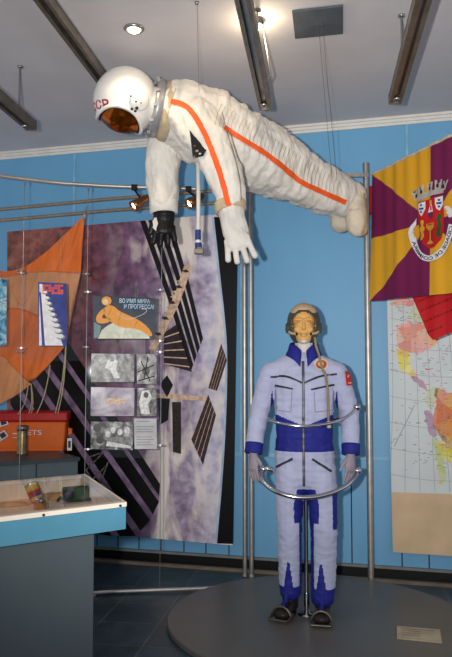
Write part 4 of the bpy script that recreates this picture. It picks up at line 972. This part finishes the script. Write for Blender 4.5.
mb.add(vs, fs, helm_w, True); helmet = mb.build('helmet', suit, solid=.006)
def rim(k, sc=1.0): 
    out = []
    for i in range(64):
        an = 2*PI*i/64; c_, s_ = math.cos(an), math.sin(an); e = 2/2.3
        out.append(hs_(LA*sc*math.copysign(abs(c_)**e, c_), EA*sc*math.copysign(abs(s_)**e, s_), k))
    return out
mb = MB(); mb.tube(rim(1.03), .011, helm_w, 10, True); mb.tube(rim(1.0, .95), .006, mat('rim_gasket', (60, 50, 44), .5), 8, True); mb.build('visor_rim', helmet)
amber, nt, b = nodes('amber_visor'); b.inputs['Metallic'].default_value = .85; b.inputs['Roughness'].default_value = .12; b.inputs['Base Color'].default_value = (*lin((150, 72, 14)), 1)
nz = nt.nodes.new('ShaderNodeTexNoise'); nz.inputs['Scale'].default_value = 9; rp = nt.nodes.new('ShaderNodeValToRGB'); rp.color_ramp.elements[0].color = (*lin((70, 26, 6)), 1); rp.color_ramp.elements[1].color = (*lin((205, 110, 30)), 1)
nt.links.new(nz.outputs['Fac'], rp.inputs['Fac']); nt.links.new(rp.outputs['Color'], b.inputs['Base Color'])
mb = MB(); vs = []; n = 40
for j in range(n+1):
    for i in range(n+1): 
        la = -LA*1.02+2*LA*1.02*i/n; el = -EA*1.02+2*EA*1.02*j/n; vs.append(hs_(la, el, .97))
fs = [(j*(n+1)+i, j*(n+1)+i+1, (j+1)*(n+1)+i+1, (j+1)*(n+1)+i) for j in range(n) for i in range(n) if inside((-LA*1.02+2*LA*1.02*(i+.5)/n)*.97, (-EA*1.02+2*EA*1.02*(j+.5)/n)*.97)]
mb.add(vs, fs, amber, True); lab(mb.build('visor', helmet), 'amber mirrored visor')
mb = MB(); pk_ = mat('white_peak', (226, 222, 214), .35)
pkv = []
for i in range(33):
    la = -LA*.98+2*LA*.98*i/32; ee = EA*(1-(abs(la)/LA)**2.3)**(1/2.3)
    pkv += [hs_(la, ee+.05, 1.01), hs_(la, ee-.02, 1.10), hs_(la, ee-.07, 1.09), hs_(la, ee-.02, 1.0)]
mb.add(pkv, [(i*4+k, (i+1)*4+k, (i+1)*4+(k+1) % 4, i*4+(k+1) % 4) for i in range(32) for k in range(4)], pk_, True); mb.build('peak', helmet)
def hbv():
    M_h = [v_.co.copy() for v_ in helmet.data.vertices]; Mw = wm(helmet)
    return BVHTree.FromPolygons([Mw @ v_ for v_ in M_h], [list(p.vertices) for p in helmet.data.polygons])
HB = hbv()
mb = MB(); ec = hit(HB, 139, 100); en = (ec-hc).normalized()
mb.lathe([(.06, -.01), (.058, .008), (.05, .014), (0, .017)], ec, helm_w, en, 32); cap_ = mb.build('ear_cover', helmet)
mb = MB(); u_ = en.orthogonal().normalized(); w_ = en.cross(u_)
for x, y, rr in ((131, 96, 1.1), (136, 101.5, 1.1), (132, 109, 1.6), (137, 108, 2.0), (135.5, 111, 1.4), (141, 103, .8)):
    q = onplane(x, y, ec+en*.016, en); mb.lathe([(0, .004), (rr*.004, .003), (rr*.005, -.004)], q, mat('chipped_black', (20, 18, 18), .5), en, 10)
mb.build('vent_marks', cap_)
# CCCP across the brow
redp = mat('red_helmet_letters', (176, 30, 44), .5); mb = MB(); vs, fs, asp = text_geo('СССР', .03)
e0 = EA+.09; hl = .21
mb.add([brow(x, y) for x, y in vs], fs, redp); lab(mb.build('lettering', helmet), 'red letters across the brow')
# gloves
def glove(chain_fn, name, m_, label, extra=None, vox=.0038):
    Gb = Blob(); chain_fn(Gb, m_); me = Gb.fuse(vox, 2, .4); ob, bv = skin(me, 'glove', suit, lambda c_, n: 0, [m_]); lab(ob, label); return ob, bv
def gn(Gb, m_):
    w_ = P(231, 208, 3.76); k = P(236, 232, 3.74)
    Gb.chain([(w_, .075, .075), (P(232.5, 218, 3.755), .068, .06), (k, .072, .045)], V((1, 0, 0)), m_)
    hand_chains(Gb, m_, P(234, 226, 3.745), (P(241, 258, 3.70)-P(234, 226, 3.745)), V((1, -.2, .15)), V((0, 1, 0)), .215, 1.62, .1, .26, False, 1.5)
ng, NB = glove(gn, 'near', wglove, 'white glove')
mb = MB(); a = P(229.5, 202.5, 3.765); e = P(231, 211, 3.757); ax = (e-a).normalized(); L = (e-a).length
mb.lathe([(.06, -.004), (.083, -.002), (.086, .01), (.084, L), (.08, L+.004), (.06, L+.004)], a, tanf, ax, 30); mb.build('cuff', suit)
blk = mat('black_glove_leather', (20, 20, 23), .45, 0, .2, 20, .2, 40)
def gf(Gb, m_):
    Gb.chain([(P(164, 208, 4.2), .065, .062), (P(164, 219, 4.19), .064, .055)], V((1, 0, 0)), m_)
    hand_chains(Gb, m_, P(164, 217, 4.19), (P(165, 246, 4.13)-P(164, 217, 4.19)), V((-1, -.2, 0)), V((0, 1, 0)), .185, 1.85, .26, .24, True, 1.6)
fg, FB = glove(gf, 'far', blk, 'black glove')
mb = MB(); decal(mb, FB, [(152.5, 219), (157, 217.5), (158.5, 224), (156, 231.5), (153.5, 228)], wglove, .006); mb.build('thumb_pad', fg)
mb = MB(); a = P(163.5, 201, 4.2); e = P(164, 213, 4.195); ax = (e-a).normalized(); L = (e-a).length
mb.lathe([(.06, -.004), (.082, -.002), (.085, .01), (.082, L), (.07, L+.005)], a, cream, ax, 30); mb.build('cuff', suit)
# boots
def sboot(pts, nm):
    Bt = Blob(); Bt.chain(pts, V((1, 0, -.2)), cream); me = Bt.fuse(.008, 5); folds(me, .004, 14, (1, 1, 1), 2)
    ob, bv = skin(me, 'boot', suit, lambda c_, n: 0, [mat('cream_boot_leather', (216, 203, 182), .6, 0, .1, 10, .25, 30)]); return ob, bv
nb, NBB = sboot([(P(344, 199, 4.55), .08, .095), (P(354, 200, 4.57), .078, .09), (P(356, 213, 4.55), .07, .10), (P(357, 224, 4.53), .068, .085), (P(358, 227, 4.53), .066, .075)], 'n')
fb, FBB = sboot([(P(336, 206, 4.72), .08, .08), (P(343, 210, 4.73), .075, .08), (P(342, 217, 4.71), .075, .09), (P(341, 222, 4.7), .074, .08)], 'f')
mb = MB(); ribbon(mb, NBB, smoothpath([(364, 193), (366.5, 205), (366, 222), (362, 234)], 2), 3.2, tanf, .004); mb.build('sole_edge', nb)
mb = MB(); ribbon(mb, NBB, smoothpath([(346, 207), (352, 211), (360, 208)], 1), .8, quilt, .004); mb.build('seam', nb)
# hose
hosew = mat('white_hose', (206, 202, 196), .5); bl2 = mat('blue_connector', (40, 62, 120), .45)
mb = MB(); hpts = [P(198, 160, 3.98), P(198.5, 190, 3.96), P(198.5, 215, 3.96), P(198, 236, 3.96)]; mb.tube(hpts, .0115, hosew, 12); hose2 = mb.build('hose', suit)
mb = MB(); mb.tube([P(198, 230, 3.96), P(198, 240, 3.96)], .017, bl2, 12); mb.tube([P(198.3, 243, 3.96), P(198.5, 248, 3.96)], .02, bl2, 12); mb.tube([P(198, 239, 3.96), P(198.3, 244, 3.96)], .013, white, 12); mb.build('connector', hose2)
mb = MB(); mb.box(P(199, 251.5, 3.96), (.05, .035, .03), buck); mb.box(P(199, 248, 3.96), (.03, .03, .012), buck); mb.build('plug', hose2, bevel=.003)
# suspension wires
def hang(px0, py0, px1, py1, Y, label, bv=SB, zt=CEIL):
    e = hit(bv, px1, py1, .0); t_ = V((onz(px0, py0, zt).x, e.y, zt)); t_ = onz(px0, py0, zt)
    mb = MB(); mb.tube([e, t_], .0012, wire, 6); mb.lathe([(0, 0), (.012, 0), (.01, -.012), (0, -.014)], t_, steel, seg=10); tag(mb.build('suspension_wire', origin=e), label, 'wire', 'thin wires the spacesuit hangs by')
hang(318, 22, 332, 178, 4.5, 'left one of two thin wires holding the spacesuit legs'); hang(322, 22, 337, 180, 4.55, 'right one of two thin wires holding the spacesuit legs')
hang(197, 2, 199, 93, 4.1, 'thin wire holding the spacesuit shoulders'); 
# ================================================================== FLAG
def lerpp(a, b2, t): return a+(b2-a)*t
FT = [at(372.5, 174.5, 4.62), at(500, 111, 3.6)]; FBm = [at(370.5, 301.5, 4.62), at(500, 288, 3.6)]
fnorm = (FT[1]-FT[0]).cross(FBm[0]-FT[0]).normalized(); fnorm = fnorm if fnorm.y < 0 else -fnorm
def FP(s, t, l=0):
    p = lerpp(lerpp(FT[0], FT[1], s), lerpp(FBm[0], FBm[1], s), t)
    w_ = .009*math.sin(s*24+.7+t*1.2)*(.5+.5*t)*(1-.75*math.exp(-((s-.5)/.2)**2))+.0045*math.sin(s*61-t*2)*(1-.6*t)
    return p+fnorm*(w_+l)
def px2st(px, py):
    k = (px-226)/F; a, b2 = FT[0], FT[1]; s = (k*a.y-a.x)/((b2.x-a.x)-k*(b2.y-a.y)) if False else None
    # solve column by bisection on projected x, row by projected edges
    lo, hi = 0.0, 1.0
    def pr(p):
        d = p-CAM; cy = d.y*math.cos(PITCH)+d.z*math.sin(PITCH); cz_ = -d.y*math.sin(PITCH)+d.z*math.cos(PITCH); return 226+F*d.x/cy, 328.5-F*cz_/cy
    t = .5
    for _ in range(3):
        lo, hi = 0.0, 1.0
        for _ in range(24):
            mid_ = (lo+hi)/2; p = lerpp(lerpp(FT[0], FT[1], mid_), lerpp(FBm[0], FBm[1], mid_), t)
            if pr(p)[0] < px: lo = mid_
            else: hi = mid_
        s = (lo+hi)/2; y0 = pr(lerpp(FT[0], FT[1], s))[1]; y1 = pr(lerpp(FBm[0], FBm[1], s))[1]; t = (py-y0)/(y1-y0)
    return s, t
yel = mat('flag_yellow_cloth', (214, 158, 34), .7, 0, .04, 4, .1, 120); pur = mat('flag_purple_cloth', (112, 24, 74), .7, 0, .05, 4, .1, 120)
flag = thing('city_flag', 'yellow and purple gyronny flag with a red shield in the centre', 'flag', FBm[0])
cs_, ct_ = px2st(430, 222)
n_s, n_t = 280, 220; vs = []; fy = []; fp = []
def warp(s, t): # curved seam near the centre as sewn
    return s, t
for i in range(n_s+1):
    for j in range(n_t+1): vs.append(FP(i/n_s, j/n_t))
for i in range(n_s):
    for j in range(n_t):
        s, t = (i+.5)/n_s, (j+.5)/n_t
        x = (s-cs_)/(cs_ if s < cs_ else 1-cs_); y = (t-ct_)/(ct_ if t < ct_ else 1-ct_)
        if x < 0: c_ = pur if (y < 0 and abs(y) < abs(x)) or (y > 0 and abs(y) > abs(x)) else yel
        else: c_ = pur if (y < 0 and abs(y) > abs(x)) or (y > 0 and abs(y) < abs(x)) else yel
        f = (i*(n_t+1)+j, (i+1)*(n_t+1)+j, (i+1)*(n_t+1)+j+1, i*(n_t+1)+j+1); (fy if c_ is yel else fp).append(f)
mb = MB(); mb.add(vs, fy, yel, True); mb.add(vs, fp, pur, True)
cl_ = mb.build('cloth', flag)
mb = MB(); mb.tube([FP(i/60, 0, 0)*1.0 for i in range(61)], .009, mat('pale_hem_rope', (196, 182, 160), .8, 0, .1, 40), 10); mb.build('rope_hem', flag)
def Z(x, y): return px2st(395+x/6.56, 165+y/6.56)
def fpoly(mb, pts, m_, l, k=3):
    """sewn patch following the cloth: fan of rings"""
    st = [Z(*p) for p in dense(pts+[pts[0]], 10)[:-1]]; cx = sum(a for a, b2 in st)/len(st); cy = sum(b2 for a, b2 in st)/len(st)
    n = len(st); vs = [FP(cx, cy, l)]; fs = []
    for j in range(1, k+1): vs += [FP(cx+(a-cx)*j/k, cy+(b2-cy)*j/k, l) for a, b2 in st]
    for i in range(n):
        i2 = (i+1) % n; fs.append((0, 1+i, 1+i2))
        for j in range(k-1): a = 1+j*n; fs.append((a+i, a+n+i, a+n+i2, a+i2))
    mb.add(vs, fs, m_, True)
crimson = mat('crimson_shield', (190, 24, 24), .6); silv = mat('silver_grey_applique', (186, 180, 172), .6); inkb = mat('dark_applique', (34, 26, 34), .6); gold = mat('gold_applique', (208, 160, 50), .6); grn = mat('green_applique', (36, 84, 40), .6)
mb = MB(); fpoly(mb, [(147, 252), (314, 200), (320, 330), (318, 425), (303, 490), (265, 542), (225, 553), (185, 515), (165, 450), (152, 360)], crimson, .003); mb.build('shield', flag)
for pts, dots in (([(155, 258), (203, 243), (203, 290), (182, 342), (165, 325), (156, 295)], ((178, 268), (170, 292), (187, 290), (178, 312), (178, 291))), ([(270, 220), (316, 205), (316, 262), (296, 303), (278, 290), (270, 255)], ((293, 233), (285, 255), (302, 252), (293, 276), (293, 254)))):
    mb = MB(); fpoly(mb, pts, wht, .005)
    for cx, cy in dots: fpoly(mb, [(cx-6, cy-6), (cx+6, cy-7), (cx+6, cy+6), (cx-6, cy+7)], blue, .0065, 1)
    mb.build('small_shield', flag)
mb = MB(); fpoly(mb, [(236, 262), (248, 262), (258, 310), (240, 325), (218, 318)], wht, .005); fpoly(mb, [(218, 318), (258, 310), (252, 345), (236, 358), (222, 345)], mat('violet_applique', (96, 36, 96), .6), .006)
fpoly(mb, [(230, 240), (241, 232), (252, 240), (250, 260), (234, 262)], gold, .0065); fpoly(mb, [(237, 270), (246, 270), (249, 300), (236, 300)], crimson, .0065, 1); mb.build('lady', flag)
mb = MB(); fpoly(mb, [(208, 392), (264, 380), (262, 412), (246, 432), (226, 434), (210, 416)], gold, .005); fpoly(mb, [(231, 432), (241, 432), (242, 498), (232, 498)], gold, .0055, 1); fpoly(mb, [(214, 520), (230, 498), (244, 498), (262, 514), (240, 524)], gold, .006)
fpoly(mb, [(214, 396), (260, 386), (258, 394), (216, 404)], crimson, .0065, 1); mb.build('chalice', flag)
mb = MB(); fpoly(mb, smoothpath([(172, 372), (190, 362), (196, 380), (188, 400), (204, 420), (190, 440), (200, 470), (180, 500), (170, 495), (182, 465), (172, 440), (162, 425), (178, 405)], 1), gold, .005); mb.build('lion', flag)
mb = MB(); fpoly(mb, smoothpath([(285, 330), (300, 318), (308, 340), (298, 370), (310, 395), (300, 430), (304, 470), (285, 476), (270, 462), (288, 440), (280, 410), (290, 390), (276, 360)], 1), grn, .005); mb.build('dragon', flag)
# mural crown
mb = MB(); fpoly(mb, [(140, 212), (200, 186), (260, 168), (322, 155), (322, 185), (262, 200), (205, 220), (150, 250)], silv, .006)
for cx, cy, w_, tl in ((142, 222, 13, -.28), (180, 196, 17, -.12), (234, 172, 18, 0), (286, 155, 16, .1), (322, 160, 13, .28)):
    w_ *= 1.35
    tp = [(cx-w_+tl*60, cy-52), (cx-w_*.45+tl*70, cy-52), (cx-w_*.45+tl*58, cy-40), (cx+w_*.35+tl*58, cy-44), (cx+w_*.35+tl*70, cy-58), (cx+w_+tl*60, cy-60), (cx+w_*.75, cy+5), (cx-w_*.75, cy+14)]
    fpoly(mb, tp, silv, .006)
    fpoly(mb, [(cx-6, cy-2), (cx-6, cy-22), (cx+1, cy-32), (cx+7, cy-24), (cx+7, cy-5)], inkb, .0085, 1)
mb.build('mural_crown', flag)
# ribbon with the city's name, seen from the back
rb = smoothpath([(118, 480), (132, 530), (165, 590), (220, 622), (280, 604), (330, 545), (360, 470), (376, 395)], 3)
mb = MB(); n = len(rb); L = [0]
for a, b2 in zip(rb, rb[1:]): L.append(L[-1]+math.hypot(a[0]-b2[0], a[1]-b2[1]))
def rpt(t, o):
    d = t*L[-1]
    for i in range(n-1):
        if d <= L[i+1]+1e-9:
            s_ = (d-L[i])/(L[i+1]-L[i]); x = rb[i][0]+(rb[i+1][0]-rb[i][0])*s_; y = rb[i][1]+(rb[i+1][1]-rb[i][1])*s_; tx = rb[i+1][0]-rb[i][0]; ty = rb[i+1][1]-rb[i][1]; h_ = math.hypot(tx, ty); return x-ty/h_*o*-1, y-tx/h_*o
    return rb[-1]
vs = []
for i in range(61):
    for o in (-19, -6, 6, 19): vs.append(FP(*Z(*rpt(i/60, o)), .007))
mb.add(vs, [(i*4+k, i*4+k+1, (i+1)*4+k+1, (i+1)*4+k) for i in range(60) for k in range(3)], wht, True)
fpoly(mb, smoothpath([(142, 352), (130, 372), (104, 410), (92, 450), (100, 490), (124, 505), (132, 480), (114, 460), (128, 440), (118, 425), (140, 395)], 1), wht, .0065)
fpoly(mb, smoothpath([(322, 285), (345, 268), (372, 285), (384, 320), (372, 350), (352, 345), (360, 330), (340, 322), (348, 305)], 1), wht, .0065)
rbn = mb.build('name_ribbon', flag)
mb = MB(); tv, tf, asp = text_geo('CIDADE DE COIMBRA', .022)
mb.add([FP(*Z(*rpt(1.0-(.02+.93*x), -11+22*y)), .0088) for x, y in tv], tf, mat('navy_lettering', (40, 40, 70), .6)); lab(mb.build('lettering', rbn), 'dark letters reading backwards')
# red pennant below and red strip behind the pole
rc_ = mat('red_pennant_cloth', (186, 16, 26), .7, 0, .06, 6, .1, 80)
def RP(px, py, l=0): return at(px, py, 4.42-.25*(px-412)/88-.008*math.sin(px*.35)-l)
pts = [(410, 292), (431, 341), (520, 304), (520, 280)]
pen = thing('red_pennant', 'red pennant with dark writing hanging below the flag', 'pennant', RP(431, 341))
mb = MB(); st = dense(pts+[pts[0]], 5)[:-1]; 
vs = []; nn = 24
for i in range(nn+1):
    for j in range(nn+1):
        s_, t_ = i/nn, j/nn; top_ = (410+110*s_, 290-9*s_); bot = (410+21*min(1, s_/.19) if s_ < .19 else 431+89*(s_-.19)/.81, 292+49*min(1, s_/.19) if s_ < .19 else 341-37*(s_-.19)/.81); vs.append(RP(top_[0]+(bot[0]-top_[0])*t_, top_[1]+(bot[1]-top_[1])*t_))
mb.add(vs, [(i*(nn+1)+j, (i+1)*(nn+1)+j, (i+1)*(nn+1)+j+1, i*(nn+1)+j+1) for i in range(nn) for j in range(nn)], rc_, True); mb.build('cloth', pen)
mb = MB(); wk = mat('dark_red_writing', (70, 6, 14), .7)
for row, (x0, y0, n_) in enumerate(((427, 333, 4), (424, 322, 7), (421, 311, 8), (418, 302, 9))):
    x, y = x0, y0
    for k in range(n_):
        w_ = 2+((k*7+row*3) % 4)*.6; sl = -.42
        zig = [(x+w_*q_/4, y+sl*w_*q_/4+(-1.2 if q_ % 2 else .6)) for q_ in range(5)]; mb.tube([RP(*p, .003) for p in zig], .0016, wk, 4); x += w_+1.2; y += sl*(w_+1.2)
mb.build('handwriting', pen)
mb = MB(); vs = []
for i in range(9):
    for j in range(9): vs.append(at(368.5+6*i/8, 186+29*j/8, 4.97+.006*math.sin(i*1.5)))
mb.add(vs, [(i*9+j, (i+1)*9+j, (i+1)*9+j+1, i*9+j+1) for i in range(8) for j in range(8)], rc_, True); tag(mb.build('red_ribbon', origin=at(371, 186, 4.97), solid=.002), 'short red ribbon hanging behind the single pole', 'ribbon')
# ================================================================== MAP
MPD = .03
mo2 = onwall(389, 553, MPD); wmap = thing('wall_map', 'large political map of the americas with a blank lower sheet', 'map', mo2, YAW)
def Q(px, py, l=0): return onwall(px, py, MPD+.003+l)
sea = mat('pale_sea_print', (206, 212, 212), .5, 0, .03, 6); paper = mat('blank_tan_paper', (214, 186, 148), .6, 0, .07, 5)
mb = MB(); q = [onwall(x, y, MPD) for x, y in ((391.5, 492), (540, 497), (540, 270), (387, 296))]; mb.prism(q, N*.003, sea); mb.build('map_sheet', wmap)
mb = MB(); q = [onwall(x, y, MPD) for x, y in ((393, 552), (540, 562), (540, 497), (391.5, 492))]; mb.prism(q, N*.003, paper); lab(mb.build('blank_sheet', wmap), 'blank tan lower sheet')
def X(x, y): return (380+x/4.11, 280+y/4.11)
cols = {'pink': (222, 160, 138), 'yellow': (224, 200, 110), 'orange': (212, 140, 66), 'green': (190, 200, 140), 'mauve': (176, 136, 160), 'paleg': (200, 204, 170), 'redm': (196, 70, 70)}
def cellmat(nm, col):
    m_, nt, b = nodes(nm); tc = nt.nodes.new('ShaderNodeTexCoord'); vo_ = nt.nodes.new('ShaderNodeTexVoronoi'); vo_.inputs['Scale'].default_value = 11
    nt.links.new(tc.outputs['Object'], vo_.inputs['Vector']); hs = nt.nodes.new('ShaderNodeHueSaturation'); hs.inputs['Color'].default_value = (*lin(col), 1)
    sp_ = nt.nodes.new('ShaderNodeSeparateColor'); nt.links.new(vo_.outputs['Color'], sp_.inputs[0])
    for src, dst, a, c_ in (('Red', 'Hue', .07, .465), ('Green', 'Saturation', .5, .75), ('Blue', 'Value', .2, .9)):
        k_ = nt.nodes.new('ShaderNodeMath'); k_.operation = 'MULTIPLY_ADD'; k_.inputs[1].default_value = a; k_.inputs[2].default_value = c_
        nt.links.new(sp_.outputs[src], k_.inputs[0]); nt.links.new(k_.outputs[0], hs.inputs[dst])
    nt.links.new(hs.outputs[0], b.inputs['Base Color']); b.inputs['Roughness'].default_value = .5; return m_
cm_ = {k: cellmat('map_'+k, v) for k, v in cols.items()}
def land(key, pts, l=.001):
    ring = dense(smoothpath(pts+[pts[0]], 1), 7)[:-1]; out = []
    for x, y in ring:
        n_ = noise.noise_vector(V((x*.045, y*.045, 3.3)))*13+noise.noise_vector(V((x*.15, y*.15, 1.7)))*5; out.append((x+n_.x, y+n_.y))
    mbm.poly([Q(*X(*p), l) for p in out], cm_[key])
mbm = MB()
land('pink', [(40, 95), (80, 78), (130, 82), (150, 100), (110, 105), (70, 110), (45, 108)]); land('paleg', [(120, 120), (150, 95), (190, 130), (200, 170), (160, 180), (125, 150)])
land('pink', [(75, 185), (110, 172), (160, 180), (210, 182), (250, 190), (245, 240), (225, 270), (200, 290), (160, 310), (120, 300), (85, 285), (68, 250), (66, 215)])
land('yellow', [(66, 280), (105, 288), (122, 315), (125, 350), (150, 375), (158, 400), (120, 395), (90, 375), (78, 330)]); land('mauve', [(130, 395), (155, 400), (180, 420), (195, 455), (170, 445), (150, 425)])
land('redm', [(185, 355), (205, 362), (215, 375), (200, 372)]); land('paleg', [(195, 440), (225, 438), (240, 470), (225, 520), (195, 530), (185, 490)])
land('orange', [(225, 445), (300, 470), (380, 510), (420, 590), (400, 700), (330, 760), (285, 700), (240, 650), (215, 580), (235, 520)]); land('mauve', [(182, 530), (215, 535), (225, 590), (230, 640), (215, 650), (190, 590)])
land('yellow', [(235, 610), (270, 640), (290, 690), (300, 760), (270, 740), (245, 680)]); land('green', [(215, 640), (240, 655), (262, 740), (270, 820), (250, 850), (232, 760)]); land('pink', [(420, 400), (560, 380), (600, 500), (500, 600), (440, 520)])
mbm.build('land_print', wmap)
mb = MB(); gl = mat('map_grid_ink', (150, 160, 170), .5)
for k in range(8):
    pth = smoothpath([(392-.2*k+k*11, 300+0*k), (393+k*12.5, 400), (390+k*15, 492)], 2); pth = [(x, y) for x, y in pth if x < 520]
    mb.add([Q(x-.22, y, .0016) for x, y in pth]+[Q(x+.22, y, .0016) for x, y in pth], [(i, i+1, len(pth)+i+1, len(pth)+i) for i in range(len(pth)-1)], gl)
for k in range(7):
    y = 318+k*26; pth = [(389.5+i*9, y+.02*(i*9)+6*math.sin(i*.25)) for i in range(14)]
    mb.add([Q(x, yy-.22, .0016) for x, yy in pth]+[Q(x, yy+.22, .0016) for x, yy in pth], [(i, i+1, len(pth)+i+1, len(pth)+i) for i in range(len(pth)-1)], gl)
mb.poly([Q(*p, .0017) for p in ((394, 446), (394.7, 446.5), (415, 405), (414.3, 404.6))], gl)
mb.build('grid_lines', wmap)
mb = MB(); mk = mat('map_dark_ink', (92, 72, 72), .5); rr = random.Random(4)
for k in range(260):
    x = rr.uniform(390, 450); y = rr.uniform(302, 470)
    if x < 412 and y > 370 and k % 5: continue
    w_ = rr.uniform(1.2, 4); a = rr.uniform(-.5, .5); mb.poly([Q(x, y, .002), Q(x+w_, y+a*w_, .002), Q(x+w_, y+a*w_+.4, .002), Q(x, y+.4, .002)], mk)
mb.build('place_print', wmap)['kind'] = 'stuff'
# ================================================================== LIGHT + CAMERA
Lf = bpy.data.lights.new('camera_flash', 'SPOT'); Lf.energy = 400; Lf.color = (1, .97, .93); Lf.shadow_soft_size = .025; Lf.spot_size = math.radians(78); Lf.spot_blend = 1.0
lo = bpy.data.objects.new('camera_flash', Lf); C.objects.link(lo); lo.location = (-.17, .02, 1.42); lo.rotation_euler = V((.12, 1, .19)).to_track_quat('-Z', 'Y').to_euler()
wd = bpy.data.worlds.new('world'); bpy.context.scene.world = wd; wd.use_nodes = True
wd.node_tree.nodes['Background'].inputs[0].default_value = (.70, .72, .78, 1); wd.node_tree.nodes['Background'].inputs[1].default_value = .72
cam = bpy.data.cameras.new('camera'); co = bpy.data.objects.new('camera', cam); C.objects.link(co)
co.location = CAM; co.rotation_euler = (PI/2+PITCH, 0, 0); cam.sensor_fit = 'VERTICAL'; cam.sensor_height = 36; cam.lens = 36*F/657; cam.clip_start = .05
sc_ = bpy.context.scene; sc_.camera = co
sc_.view_settings.view_transform = 'Standard'; sc_.view_settings.look = 'None'; sc_.view_settings.gamma = 1; sc_.view_settings.exposure = .3; sc_.view_settings.use_curve_mapping = False
